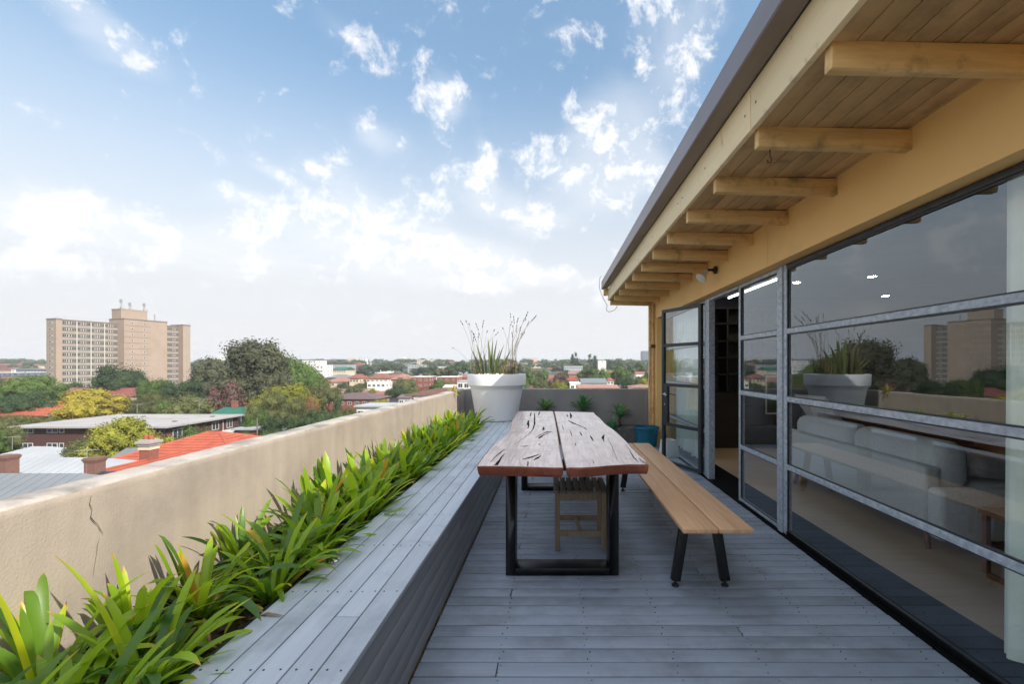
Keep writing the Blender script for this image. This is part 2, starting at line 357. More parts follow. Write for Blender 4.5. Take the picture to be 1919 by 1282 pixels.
# ---- built-in bench along the planter
bench = thing('built_in_bench', 'long blue-grey painted timber bench built along the planter under the left parapet', 'bench', (-0.8, 3, 0))
BX = [-0.585, -0.676, -0.763, -0.854, -0.943, -1.032]
BZ = 0.437
bsc = MB()
cuts = {0: [-1, 2.25, 5.0, YF - .02], 1: [-1, 1.58, 4.3, YF - .02], 2: [-1, 3.35, YF - .02], 3: [-1, 2.55, 5.2, YF - .02], 4: [-1, 1.9, 4.1, YF - .02]}
for k in range(5):
    x1, x0 = BX[k] - (0 if k else 0), BX[k + 1] + 0.0045
    for a, b in zip(cuts[k][:-1], cuts[k][1:]):
        MB().box(x0 + .8, x1 + .8, a - 3 + .0015, b - 3 - .0015, BZ - .022, BZ).build('top_board', 'bench', bench, bevel=0.003, smooth=True)
    yy = 0.85
    while yy < 7.6:
        for s in (.02, .067):
            cx, cy = x0 + s + .8 + rnd.uniform(-.004, .004), yy - 3 + rnd.uniform(-.004, .004)
            bsc.prism([(cx + .0035 * math.cos(a * PI / 3), cy + .0035 * math.sin(a * PI / 3)) for a in range(6)], BZ - .003, BZ + .0014)
        yy += 0.452
tag(bsc.build('screw', 'screw', bench), kind='stuff')
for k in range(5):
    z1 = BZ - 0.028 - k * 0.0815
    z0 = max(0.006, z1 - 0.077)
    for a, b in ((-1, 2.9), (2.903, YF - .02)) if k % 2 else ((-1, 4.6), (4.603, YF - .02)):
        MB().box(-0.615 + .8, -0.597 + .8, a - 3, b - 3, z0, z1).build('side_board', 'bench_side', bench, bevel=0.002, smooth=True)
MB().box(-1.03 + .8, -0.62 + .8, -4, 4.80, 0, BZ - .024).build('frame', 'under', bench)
# the wide timber shelf at the end, under the big pot
for k in range(6):
    x1 = -1.034 - k * 0.087; x0 = x1 - 0.0825
    if x0 < WX: x0 = WX + .004
    MB().box(x0 + .8, x1 + .8, 6.86 - 3, YF - .02 - 3, BZ - .022, BZ - 0.0006).build('top_board', 'bench', bench, bevel=0.003, smooth=True)

# ---- parapets
def rough_wall(name, length, thick, z0, z1, mats, seed, ny=160):
    """a rendered wall along +Y with a worn, uneven top edge; inner face at x = 0, body towards -x"""
    b = MB(); R = random.Random(seed)
    prof_n = [(0, z0), (0, z0 + (z1 - z0) * .3), (0, z0 + (z1 - z0) * .6), (0, z1 - .03), (0, z1 - .006), (-.006, z1 - .0005), (-thick * .3, z1 + .001), (-thick * .7, z1), (-thick + .012, z1 - .002), (-thick, z1 - .014), (-thick, z0)]
    k = len(prof_n)
    for i in range(ny + 1):
        yy = length * i / ny
        for q, (px, pz) in enumerate(prof_n):
            w = noise.noise(Vector((yy * 3.1 + seed, q * .35, 0))) * .003 + noise.noise(Vector((yy * 14 + seed, q * .9, 3))) * .0028 * (1 if 3 <= q <= 9 else .3)
            dz = (noise.noise(Vector((yy * 1.3, 5, seed))) * .006 + w * .8) if q >= 3 and q < 10 else 0
            b.v.append((px + (w if q < 6 else -w), yy, pz + dz))
    for i in range(ny):
        for q in range(k - 1):
            b.mi = 1 if 4 <= q <= 8 else 0
            a = i * k + q; b.face((a, a + k, a + k + 1, a + 1))
    b.mi = 0
    b.face(range(k)); b.face(range(ny * k + k - 1, ny * k - 1, -1))
    return b
pw = thing('parapet_wall', 'sunlit beige rendered parapet wall with a worn top and a thin crack behind the strap-leaved plants', 'wall', (WX, -1, 0))
rough_wall('wall_body', YF + 1, 0.145, -0.1, WT, None, 3, 240).build('wall_body', ['concrete', 'coping'], pw, smooth='all')
# the crack (from the top down, and a hairline below)
def ribbon(b, pts, w, nrm=(1, 0, 0)):
    nrm = Vector(nrm)
    for (p, q, wa, wb) in zip(pts[:-1], pts[1:], w[:-1], w[1:]):
        p, q = Vector(p), Vector(q); s = (q - p).cross(nrm).normalized()
        b.poly([p - s * wa, p + s * wa, q + s * wb, q - s * wb])
def on_wall(px, py):       # a point of the left parapet's inner face
    Y = -WX * FPX / (1038 - px); return (0.0085, Y + 1, EYE - (py - 685) / FPX * Y)
cr = MB(); R = random.Random(4)
ck = [(166, 930), (163, 945), (168, 955), (165, 970), (172, 978), (178, 983), (183, 992), (189, 1001)]
ribbon(cr, [on_wall(*p) for p in ck], [.0008, .0012, .0006, .0016, .0014, .0008, .0011, .0003])
ck = [(182, 1008), (178, 1022), (176, 1040), (172, 1062), (170, 1080)]
ribbon(cr, [on_wall(*p) for p in ck], [.0003, .0007, .0006, .0007, .0002])
cr.build('crack', 'crack', pw)
fw = thing('parapet_wall', 'shaded grey rendered parapet wall behind the three small agaves', 'wall', (-0.0, YF, 0))
b = rough_wall('wall_body', 3.42, 0.145, -0.1, WT, None, 9, 90)
# run along X: rotate so that the inner face looks to -Y
b.v = [(-(3.42 - v[1]) + 1.74, -v[0], v[2]) for v in b.v]; b.v = [(v[0] , v[1], v[2]) for v in b.v]
b.build('wall_body', ['grey_render', 'coping'], fw, smooth='all')
# low concrete upstand in front of the far wall
led = MB(); nx = 60
for i in range(nx + 1):
    x = -0.50 + 2.28 * i / nx
    for q, (yy, z) in enumerate(((7.60, -.02), (7.605, .12), (7.61, .262), (7.63, .285), (7.70, .292), (YF - .001, .29))):
        w = noise.noise(Vector((x * 6, q, 2))) * .012
        led.v.append((x, yy + (w if 0 < q < 5 else 0), z + (w * .8 if q > 1 else 0)))
for i in range(nx):
    for q in range(5): a = i * 6 + q; led.face((a, a + 6, a + 7, a + 1))
led.face((0, 1, 2, 3, 4, 5)); led.face(tuple(nx * 6 + q for q in (5, 4, 3, 2, 1, 0)))
tag(led.build('concrete_ledge', 'ledge', smooth=True), kind='structure')

# ---- planter trough with black tubs and soil
tr = thing('planter_trough', 'black plastic planter trough filled with bark soil between bench and left parapet', 'planter', (0, 0, 0))
t = MB(); y0 = 0.35
while y0 < 6.80:
    y1 = min(y0 + 0.78, 6.845)
    t.box(-1.07, -1.055, y0, y1, .1, .412); t.box(-1.525, -1.51, y0, y1, .1, .412); t.box(-1.51, -1.07, y0, y0 + .014, .1, .412); t.box(-1.51, -1.07, y1 - .014, y1, .1, .412)
    t.box(-1.051, -1.040, y0, y1, .385, .405)
    y0 = y1 + 0.02
t.build('tub_rim', 'blackplastic', tr, bevel=.003, smooth=True)
s = MB(); nx, ny = 14, 190
for i in range(ny + 1):
    for j2 in range(nx + 1):
        x, yy = -1.509 + .437 * j2 / nx, .36 + 6.48 * i / ny
        s.v.append((x, yy, .365 + noise.noise(Vector((x * 9, yy * 9, 0))) * .02 + noise.noise(Vector((x * 40, yy * 40, 1))) * .012))
for i in range(ny):
    for j2 in range(nx): a = i * (nx + 1) + j2; s.face((a, a + 1, a + nx + 2, a + nx + 1))
R = random.Random(12)
for _ in range(1500):
    x, yy = R.uniform(-1.50, -1.08), R.uniform(.4, 6.8); a = R.uniform(0, PI); l, w = R.uniform(.008, .025), R.uniform(.004, .009); z = .385 + R.uniform(-.01, .015)
    d, e = Vector((math.cos(a), math.sin(a), R.uniform(-.5, .5))) * l, Vector((-math.sin(a), math.cos(a), R.uniform(-.5, .5))) * w; c = Vector((x, yy, z))
    s.poly([c - d - e, c + d - e, c + d + e, c - d + e])
tag(s.build('soil', 'soil', tr), kind='stuff')

# ================================================================== FURNITURE
def at(px, py, z):        # the point at height z that the picture shows at (px, py)
    Y = FPX * (EYE - z) / (py - 685.0); return ((px - 1038) / FPX * Y, Y)
# ---- slab table
TZ = 0.75
tb = thing('slab_dining_table', 'red timber live-edge slab dining table with dark cracks and black steel loop legs', 'table', (0.03, 4.0, 0))
lft = [(894, 874), (902, 861), (914, 846), (926, 832), (940, 822), (953, 810), (957, 800), (958, 792), (963, 782), (967, 776), (971, 770.6)]
gl = [(1056.5, 876.5), (1050, 845), (1046.5, 820), (1043, 800), (1040, 784), (1036.4, 771)]
gr = [(1060.5, 877), (1053, 845), (1049, 820), (1045, 800), (1041.6, 784), (1038.6, 771.2)]
rgt = [(1216, 871), (1212, 864), (1203, 856.5), (1193, 848), (1184, 838.8), (1176, 829), (1171, 824), (1159, 813), (1150, 805), (1142.6, 800.5), (1134, 794), (1124, 783), (1117, 778), (1113, 773)]
frontL = [(894, 874), (930, 874), (970, 874.6), (1010, 876), (1040, 877), (1056.5, 877)]
frontR = [(1060.5, 877), (1090, 877), (1118, 875.4), (1145, 873), (1180, 871), (1216, 871)]
def P2(l): return [at(p[0], p[1], TZ) for p in l]
def plank(outline, name, under):
    """outline: ccw in plan; live edges roll inwards underneath"""
    n = len(outline); cx = sum(p[0] for p in outline) / n; cy = sum(p[1] for p in outline) / n
    b = MB(); rings = [(0, TZ), (-.006, TZ - .004), (-.009, TZ - .012), (0.0, TZ - .045), (under, TZ - .062), (under * 1.25, TZ - .064)]
    rings = [(0.006, TZ), (0.001, TZ - .003), (0.0, TZ - .010), (.006, TZ - .040), (.016, TZ - .056), (.024, TZ - .058)]
    ctr = Vector((cx, cy))
    for (ins, z) in rings:
        for i, p in enumerate(outline):
            p0, p1 = Vector(outline[i - 1]), Vector(outline[(i + 1) % n]); d = (p1 - p0).normalized(); nn = Vector((-d.y, d.x))
            w = noise.noise(Vector((p[0] * 5, p[1] * 5, z * 30))) * .004
            q = Vector(p) + nn * (ins + (w if z < TZ else 0)); b.v.append((q.x - .03, q.y - 4.0, z + (w * .5 if z < TZ - .01 else 0)))
    for r in range(len(rings) - 1):
        for i in range(n): a, c = r * n + i, r * n + (i + 1) % n; b.face((a, a + n, c + n, c))
    b.mi = 1; b.face(range(n)); b.mi = 0; b.face(range(len(b.v) - 1, len(b.v) - n - 1, -1))
    me = b.mesh(name, ['slab', 'slab_top'], smooth='all'); me.set_sharp_from_angle(angle=math.radians(20))
    for p in me.polygons:
        if p.material_index == 1: p.use_smooth = False
    return link(name, me, tb)
def dens(l, k=3, amp=.004, seed=0):
    o = []
    for a, c in zip(l[:-1], l[1:]):
        for i in range(k):
            t = i / k; p = (a[0] + (c[0] - a[0]) * t, a[1] + (c[1] - a[1]) * t)
            w = noise.noise(Vector((p[0] * 9 + seed, p[1] * 9, 0))) * amp if i else 0
            o.append((p[0] + w, p[1] + w * .5))
    return o + [l[-1]]
L, G1, G2, Rr = dens(P2(lft)), P2(gl), P2(gr), dens(P2(rgt))
fl, fr = dens(P2(frontL)), dens(P2(frontR))
plank(fl[:-1] + G1 + L[::-1][:-1], 'slab_plank', .02)
plank(fr[:-1] + Rr + G2[::-1][:-1], 'slab_plank', .02)
# cracks and voids in the timber, filled black
def Z4(x, y): return (880 + x * .18760, 760 + y * .18765)
def crack(pts, w):
    ckb = MB()
    P = [at(*Z4(*p), TZ) for p in pts]; P = [(p[0] - .03, p[1] - 4, TZ + .0009) for p in P]
    fine = []; ws = []
    for i in range(len(P) - 1):
        for k in range(4):
            t = k / 4; p = Vector(P[i]).lerp(Vector(P[i + 1]), t); nz = noise.noise(Vector((p.x * 37, p.y * 23, 0)))
            fine.append(p + Vector((nz * .004, nz * .003, 0))); ws.append(max(.0005, (w[i] + (w[i + 1] - w[i]) * t) * (1 + .7 * noise.noise(Vector((p.x * 60, p.y * 40, 5))))))
    fine.append(Vector(P[-1])); ws.append(w[-1])
    ribbon(ckb, fine, ws, (0, 0, 1)); ckb.build('crack', 'resin', tb)
K = .00135
for pts, w in [
    ([(265, 598), (280, 575), (300, 550), (320, 515), (355, 480)], [9, 7, 4, 3, .6]), ([(205, 570), (250, 520), (310, 470), (358, 437)], [.6, 1.5, 3, .6]),
    ([(530, 540), (580, 528), (640, 510), (720, 482)], [2, 7, 6, 1]), ([(640, 548), (680, 525), (715, 500)], [2, 6, 1]), ([(583, 560), (581, 605)], [2, 3]),
    ([(502, 408), (540, 412), (580, 402)], [1, 4, 3]), ([(655, 325), (700, 298), (750, 275), (790, 262), (820, 268)], [1, 3, 5, 9, 2]), ([(690, 330), (730, 300), (800, 275)], [7, 4, 2]),
    ([(735, 215), (742, 235), (728, 252)], [2, 6, 1]), ([(648, 75), (650, 130), (650, 180), (635, 235), (600, 280), (520, 340), (440, 395)], [2, 5, 5, 3, 1.4, 1, .5]),
    ([(590, 150), (583, 185), (590, 205), (582, 230)], [4, 9, 5, 3]), ([(615, 70), (605, 110)], [4, 3]), ([(697, 65), (690, 100)], [5, 4]),
    ([(985, 150), (1030, 175), (1090, 200), (1150, 225), (1165, 243)], [3, 7, 5, 3, 3]), ([(1003, 72), (1015, 105), (1010, 130)], [2, 8, 3]), ([(975, 95), (980, 110)], [5, 5]),
    ([(1205, 300), (1220, 330), (1234, 356)], [2, 5, 2]), ([(1345, 292), (1330, 320), (1342, 362)], [2, 6, 1.5]), ([(1098, 260), (1112, 285), (1122, 300)], [1, 4, 2]),
    ([(690, 385), (705, 395)], [3, 3]), ([(1058, 375), (1060, 400)], [1.5, 2.5]), ([(1000, 240), (1020, 290), (1025, 330)], [1, 2, .6]), ([(920, 190), (940, 240)], [1, 2]),
    ([(1380, 330), (1420, 400), (1450, 480), (1480, 560)], [.5, 1, .8, .4]), ([(1560, 390), (1600, 450), (1640, 520), (1690, 570)], [.6, 1.2, 2.5, 1]), ([(1690, 530), (1740, 570), (1775, 588)], [1, 3, 1]),
    ([(1230, 540), (1245, 580)], [.6, 1.2]), ([(1370, 605), (1340, 615)], [4, 2]), ([(835, 345), (865, 350)], [1.5, 1.5]), ([(520, 450), (545, 430)], [.6, .8])]:
    crack(pts, [x * K for x in w])
# dark pocket with the pale splinter in the front edge
fp = at(1128, 885, TZ - .03)
b = MB(); b.poly([(1095, 893.5), (1112, 890), (1128, 883), (1136, 876.5), (1134, 884), (1122, 891.5), (1108, 894.5)])
YQ = 2.537
b.v = [((v[0] - 1038) / FPX * YQ - .03, YQ - 4.0, EYE - (v[1] - 685) / FPX * YQ) for v in b.v]
b.build('edge_pocket', 'resin', tb)
def loop_leg(Y, x0, x1):
    b = MB(); d = .07
    for (a, c, z0, z1) in ((x0, x0 + .06, 0, TZ - .058), (x1 - .06, x1, 0, TZ - .058), (x0 + .06, x1 - .06, .0, .045), (x0 + .06, x1 - .06, TZ - .098, TZ - .058)):
        b.box(a - .03, c - .03, Y - 4, Y - 4 + .14, z0 + .001, z1)
    b.build('leg', 'blacksteel', tb, bevel=.003, smooth=True)
loop_leg(2.83, -.300, .404); loop_leg(4.75, -.34, .36)

# ---- bench at the right of the table
sb = thing('hardwood_bench', 'long golden hardwood bench on splayed black legs beside the slab table', 'bench', (.867, 3.7, 0))
for (a, c) in ((-.187, -.004), (.004, .186)):
    MB().box(a, c, -1.31, 1.35, .425, .448).build('seat_plank', 'teak', sb, bevel=.003, smooth=True)
for Y in (2.70, 4.75):
    for sx in (-1, 1):
        b = MB(); b.bar((sx * .085, Y - 3.7, .42), (sx * .147, Y - 3.7, .035), .056, .036, up=(0, 1, 0))
        lg = b.build('leg', 'blacksteel', sb, bevel=.004, smooth=True)
        f = MB(); f.lathe([(0, .0), (.021, .001), (.023, .006), (.021, .012), (.009, .014), (.008, .034), (0, .034)], (sx * .147, Y - 3.7), 16)
        f.build('foot', 'blackplastic', lg, smooth=True)
    MB().box(-.11, .11, Y - 3.7 - .03, Y - 3.7 + .03, .414, .4245).build('mounting_plate', 'blacksteel', sb)

# ---- slatted stool under the table
st = thing('slatted_stool', 'weathered slatted wooden stool pushed in under the slab table', 'stool', (.19, 3.38, 0))
for k in range(8):
    x0 = -.195 + k * .0495
    MB().box(x0, x0 + .040, -.195, .195, .412, .430).build('slat', 'greywood', st, bevel=.003, smooth=True)
for sx in (-1, 1):
    for sy in (-1, 1):
        MB().box(sx * .165 - .018, sx * .165 + .018, sy * .165 - .016, sy * .165 + .016, 0, .411).build('leg', 'legwood', st, bevel=.003, smooth=True)
for sy in (-1, 1):
    MB().box(-.146, .146, sy * .165 - .010, sy * .165 + .010, .36, .410).build('apron', 'legwood', st, bevel=.002, smooth=True)
    MB().box(-.146, .146, sy * .165 - .009, sy * .165 + .009, .105, .140).build('stretcher', 'legwood', st, bevel=.002, smooth=True)
for sx in (-1, 1): MB().box(sx * .165 - .010, sx * .165 + .010, -.148, .148, .36, .410).build('apron', 'legwood', st, bevel=.002, smooth=True)
b = MB(); b.bar((.0, -.155, .122), (-.02, .155, .122), .028, .018); b.build('stretcher', 'legwood', st, bevel=.002, smooth=True)

# ---- big white pot
PX, PY, PZ = -.915, 7.30, BZ + .001
bp = thing('large_white_pot', 'very large round white plastic pot with a collar, standing in the corner of the terrace', 'pot', (PX, PY, PZ))
b = MB(); b.lathe([(0, 0), (.30, 0), (.318, .012), (.345, .10), (.415, .525), (.418, .545), (.452, .553), (.460, .562), (.466, .722), (.462, .733), (.452, .735), (.445, .728), (.435, .55), (.425, .52)], (0, 0), 72)
b.build('body', 'pot', bp, smooth=True)
b = MB(); b.lathe([(.4255, .64), (.3, .66), (.15, .67), (0, .675)][::-1], (0, 0), 40); b.build('soil', 'soil', bp)
# ---- teal tub
tt = thing('teal_tub', 'teal blue plastic tub on the deck beside the yellow wall end', 'tub', (1.50, 7.38, 0.001))
b = MB(); b.lathe([(0, 0), (.145, 0), (.155, .008), (.185, .275), (.19, .28), (.203, .282), (.206, .29), (.204, .318), (.197, .322), (.188, .318), (.184, .27), (.178, .20)], (0, 0), 56); b.build('body', 'teal', tt, smooth=True)
b = MB(); b.lathe([(0, .20), (.10, .205), (.178, .2)], (0, 0), 32); b.build('soil', 'soil', tt)
# ---- small white container behind the door leaf
wc = thing('white_container', 'small white tapered square container on the deck behind the open glass door', 'container', (1.655, 6.55, 0.001), .3)
b = MB(); n0 = len(b.v)
for z, r in ((0, .11), (.24, .085), (.24, .075), (.05, .09)): b.v += [(-r, -r, z), (r, -r, z), (r, r, z), (-r, r, z)]
for q in range(3):
    for i in range(4): a, c = q * 4 + i, q * 4 + (i + 1) % 4; b.face((a, c, c + 4, a + 4))
b.face((3, 2, 1, 0)); b.face((12, 13, 14, 15)); b.build('body', 'white', wc, bevel=.004, smooth=True)
# small round glass pebble light on the bench
gl_ = thing('glass_disc', 'small round glass disc lying on the bench boards at the edge of the planting', 'disc', (-.985, 2.03, BZ))
b = MB(); b.lathe([(.030, 0), (.031, .004), (.026, .010), (.012, .014), (0, .015)], (0, 0), 24); b.build('dome', 'chrome', gl_, smooth=True)
# ================================================================== THE YELLOW PENTHOUSE
XW, XG = 1.69, 1.81           # wall face and glazing plane
hb = thing('yellow_penthouse', 'yellow rendered penthouse with deep timber eaves and a galvanised steel window wall', 'building', (3, 2, 0))
def hbuild(b, name, mats, par=None, **k):
    if par is None or par is hb: b.v = [(v[0] - 3, v[1] - 2, v[2]) for v in b.v]; par = hb
    else: b.v = [(v[0] - 3, v[1] - 2, v[2]) for v in b.v]
    return b.build(name, mats, par, **k)
# lintel wall in panels with thin joints
js = [-3.0, 0.4, 3.60, 5.26, 7.75]
for a, c in zip(js[:-1], js[1:]):
    hbuild(MB().box(XW, XW + .20, a + .002, c - .002, 2.092, 2.46), 'lintel_panel', 'yellow', bevel=.003)
hbuild(MB().box(XW, XW + .20, 7.50, 7.75, -.02, 2.090), 'wall', 'yellow', bevel=.004)
hbuild(MB().box(XW + .202, 2.2, 7.56, 7.75, -.02, 2.44), 'wall', 'yellow')
hbuild(MB().box(XW + .205, 8.0, 7.76, 7.95, -14, 2.44), 'wall', 'yellow')
hbuild(MB().box(XW, XW + .2, -3, -1.05, -.02, 2.09), 'wall', 'yellow')
hbuild(MB().box(XW, 8.0, -3.2, -3.003, -.02, 2.44), 'wall', 'yellow')
hbuild(MB().box(XW + .02, XW + .195, 7.752, 7.90, -.02, 2.44), 'wall', 'yellow')
# downpipe / timber post with cable at the wall end
b = MB().box(1.605, 1.683, 7.66, 7.74, .30, 2.33); hbuild(b, 'corner_post', 'rafter', bevel=.004)
b = MB(); b.tube([(1.655, 7.60, .32), (1.655, 7.60, 2.35)], .020, 10); hbuild(b, 'downpipe', 'rafter', smooth=True)
b = MB().box(1.625, 1.685, 7.57, 7.63, 1.60, 1.66); hbuild(b, 'pipe_clip', 'rust', bevel=.006)
b = MB(); b.tube([(1.612, 7.62, 1.62), (1.60, 7.6, 1.2), (1.585, 7.6, .95), (1.54, 7.58, .85), (1.53, 7.58, .62), (1.57, 7.6, .48), (1.60, 7.62, .46)], .005, 6); hbuild(b, 'cable', 'cable', smooth='all')
# eaves: rafters, boards, fascia, gutter
rm = MB().box(-.365, .365, -.0235, .0235, -.048, .048).mesh('rafter', 'rafter', bevel=.005, smooth=True)
for k in range(-7, 12):
    Y = 1.602 + .567 * k
    if k == 11: Y = 7.80
    o = link('rafter', rm, hb, (.965 + .365 - 3, Y - 2, 2.386), (0, math.radians(1.2), 0))
    e = MB().box(-.3655, -.3652, -.004, .004, -.012, -.004) if k in (0, 1) else None
x = .962
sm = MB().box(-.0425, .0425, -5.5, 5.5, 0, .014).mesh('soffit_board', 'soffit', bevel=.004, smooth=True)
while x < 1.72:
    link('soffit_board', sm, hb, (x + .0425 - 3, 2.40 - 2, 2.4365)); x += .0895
fz0, fz1 = 2.428, 2.632
fj = [-3.2, .35, 2.155, 3.355, 5.9, 7.86]
for a, c in zip(fj[:-1], fj[1:]):
    hbuild(MB().box(.930, .958, a + .003, c - .003, fz0 + rnd.uniform(-.003, .003), fz1), 'fascia_board', 'fascia', bevel=.004, smooth=True)
b = MB()
for Y in [f + s for f in fj[1:-1] for s in (-.06, .06)] + [1.3, 2.8, 4.3, 5.2, 6.6, 7.4]: b.box(.9285, .931, Y - .005, Y + .005, 2.52, 2.53)
tag(hbuild(b, 'nail', 'rust'), kind='stuff')
gj = [-3.25, -.2, 2.63, 5.55, 7.92]
for a, c in zip(gj[:-1], gj[1:]):
    b = MB()
    o_ = [(.925, 2.636), (.925, 2.71), (.93, 2.71), (.93, 2.641), (.842, 2.641), (.842, 2.765), (.85, 2.765), (.85, 2.772), (.828, 2.772), (.826, 2.765), (.826, 2.640), (.832, 2.634)]
    n = len(o_)
    b.v = [(p[0], a + .001, p[1]) for p in o_] + [(p[0], c - .001, p[1]) for p in o_]
    for i in range(n):
        b.mi = 1 if i in (n - 1, 0) or i == 11 else 0
        b.face((i, (i + 1) % n, n + (i + 1) % n, n + i))
    hbuild(b, 'gutter', ['gutter', 'gutter_in'])
hbuild(MB().box(.826, .93, 7.921, 7.926, 2.634, 2.772), 'gutter_end', 'gutter')
hbuild(MB().box(.86, .927, 7.80, 7.915, 2.52, 2.632), 'end_block', 'rafter', bevel=.004)
b = MB().prism([(.95, -3.25), (8.2, -3.25), (8.2, 7.95), (.95, 7.95)], 2.70, 2.73); b.v = [(x, y, z + (x - .95) * .035) for x, y, z in b.v]; hbuild(b, 'roof', 'roofmetal')
hbuild(MB().box(1.72, 8.0, -3.0, 7.75, 2.46, 2.68), 'roof_filling', 'under')
# loose cable at the gutter end
b = MB(); b.tube([(.83, 7.86, 2.86), (.80, 7.88, 2.84), (.79, 7.93, 2.74), (.80, 7.94, 2.64), (.85, 7.93, 2.50), (.90, 7.9, 2.40), (.925, 7.9, 2.36), (.91, 7.9, 2.27), (.95, 7.9, 2.24), (1.03, 7.9, 2.26), (1.09, 7.9, 2.31), (1.10, 7.9, 2.37)], .005, 6)
hbuild(b, 'loose_cable', 'cable', smooth='all')
# rusty hook under the second rafter
hk = thing('rusty_hook', 'small rusty hook hanging under the second nearest rafter', 'hook', (1.03, 2.17, 2.34))
b = MB(); b.tube([(0, 0, 0), (0, 0, -.03), (.008, 0, -.045), (.004, 0, -.06), (-.010, 0, -.062), (-.012, 0, -.05)], .0032, 6); b.build('hook', 'rust', hk, smooth='all')
# flood light on the wall
fl_ = thing('wall_floodlight', 'round white floodlight on a dark bracket on the yellow wall below the rafters', 'light', (1.66, 4.72, 2.30))
b = MB(); b.lathe([(0, .0), (.04, 0), (.04, .02), (0, .02)], (0, 0), 20); b.v = [(v[2] + .0, v[1], v[0]) for v in b.v]; b.build('bracket', 'darksteel', fl_, smooth=True)
b = MB(); b.tube([(0, 0, 0), (-.06, -.01, .0), (-.10, -.02, -.03)], .014, 10); b.build('arm', 'darksteel', fl_, smooth='all')
d = Vector((-.62, -.25, -.74)).normalized(); mq = d.to_track_quat('Z', 'Y').to_matrix().to_4x4(); mq.translation = Vector((-.10, -.02, -.035))
b = MB(); b.lathe([(0, -.03), (.022, -.03), (.026, .02), (.052, .06), (.058, .075)], (0, 0), 28); b.v = [tuple(mq @ Vector(v)) for v in b.v]; b.build('lamp_body', 'white', fl_, smooth=True)
b = MB(); b.lathe([(.058, .075), (.054, .083), (.03, .089), (0, .091)], (0, 0), 28); b.v = [tuple(mq @ Vector(v)) for v in b.v]; b.build('lens', 'white', fl_, smooth=True)

# ---- window wall
RZ = [(.012, .035), (.511, .549), (1.031, 1.069), (1.553, 1.591), (2.055, 2.088)]
def frame(par, y0, y1, sw=.045, mat='galv', rails=RZ, dep=.045, x=XG, wide=None, special=False):
    """steel frame in the plane x, between y0 and y1"""
    for yy, w in ((y0, sw), (y1 - (wide or sw), wide or sw)):
        hbuild(MB().box(x - dep / 2, x + dep / 2, yy, yy + w, .006, 2.088), 'stile', mat, par, bevel=.003)
    for i, (a, c) in enumerate(rails):
        hbuild(MB().box(x - dep / 2 - .002, x + dep / 2 - .004, y0 + sw, y1 - (wide or sw), a, c), 'rail', ('matt_black' if i == 0 else 'darksteel' if i == 4 else mat) if special else mat, par, bevel=.003)
        # putty line
    for (a, c), (d_, e_) in zip(rails[:-1], rails[1:]):
        hbuild(MB().box(x - .003, x + .003, y0 + sw - .004, y1 - (wide or sw) + .004, c - .004, d_ + .004), 'pane', 'glass', par)
        b = MB()
        for (p, q, r_, s_) in ((y0 + sw, y1 - (wide or sw), c, c + .008), (y0 + sw, y1 - (wide or sw), d_ - .008, d_), (y0 + sw, y0 + sw + .008, c + .008, d_ - .008), (y1 - (wide or sw) - .008, y1 - (wide or sw), c + .008, d_ - .008)):
            b.box(x - .016, x - .0035, p, q, r_, s_)
        hbuild(b, 'glazing_bead', 'darksteel', par)
wf = bpy.data.objects.new('window', None); COL.objects.link(wf); wf.parent = hb
frame(wf, -1.05, 3.545, .045, special=True)
lf = bpy.data.objects.new('door', None); COL.objects.link(lf); lf.parent = hb
frame(lf, 3.615, 4.405, .036)
ff = bpy.data.objects.new('window', None); COL.objects.link(ff); ff.parent = hb
frame(ff, 5.36, 7.495, .045)
hbuild(MB().box(XG - .035, XG + .035, 3.548, 3.612, .004, 2.088), 'post', 'galv', bevel=.003)
hbuild(MB().box(XG - .035, XG + .035, 5.215, 5.275, .004, 2.088), 'post', 'galv', bevel=.003)
hbuild(MB().box(XG - .030, XG + .030, 5.285, 5.345, .004, 2.088), 'post', 'galv', bevel=.003)
hbuild(MB().box(XG - .03, XG + .03, 4.41, 5.21, 2.055, 2.088), 'door_head', 'galv', bevel=.003)
hbuild(MB().box(XG - .06, XG + .10, -1.05, 7.495, -.02, .0035), 'sill', 'matt_black')
# open leaf, dark back face, turned outwards
dl = bpy.data.objects.new('door', None); COL.objects.link(dl); dl.parent = hb
dl.location = (XG - .045 - 3, 5.42 - 2, 0); dl.rotation_euler = (0, 0, math.radians(24)); dl['label'] = 'dark steel glazed door leaf standing open'
def leafbox(n, x0, x1, y0, y1, z0, z1, m='darksteel', par=dl, **k): return MB().box(x0, x1, y0, y1, z0, z1).build(n, m, par, bevel=.002, **k)
LW = .745
leafbox('stile', -.022, .022, 0, .045, .02, 2.05); leafbox('stile', -.022, .022, LW - .04, LW, .02, 2.05)
leafbox('stile', -.020, .020, LW - .115, LW - .04, .56, 1.075)
for a, c in ((.02, .06), (.515, .558), (1.035, 1.075), (1.555, 1.595), (2.01, 2.05)): leafbox('rail', -.021, .021, .045, LW - .04, a, c)
for (a, c, w) in ((.06, .515, .04), (.558, 1.035, .115), (1.075, 1.555, .04), (1.595, 2.01, .04)):
    MB().box(-.003, .003, .043, LW - w + .002, a - .002, c + .002).build('pane', 'glass', dl)
b = MB()
for s in (-1, 1):
    b.tube([(s * .022, LW - .075, .93), (s * .060, LW - .075, .93), (s * .066, LW - .085, .93), (s * .066, LW - .17, .925)], .008, 10)
    b.box(min(s * .021, s * .027), max(s * .021, s * .027), LW - .095, LW - .055, .905, .955)
b.build('handle', 'chrome', dl, smooth=True)
b = MB(); b.lathe([(0, -.03), (.016, -.03), (.016, .03), (0, .03)], (0, 0), 16); b.v = [(v[2], v[0] + LW - .075, v[1] + .80) for v in b.v]; b.build('lock', 'chrome', dl, smooth=True)

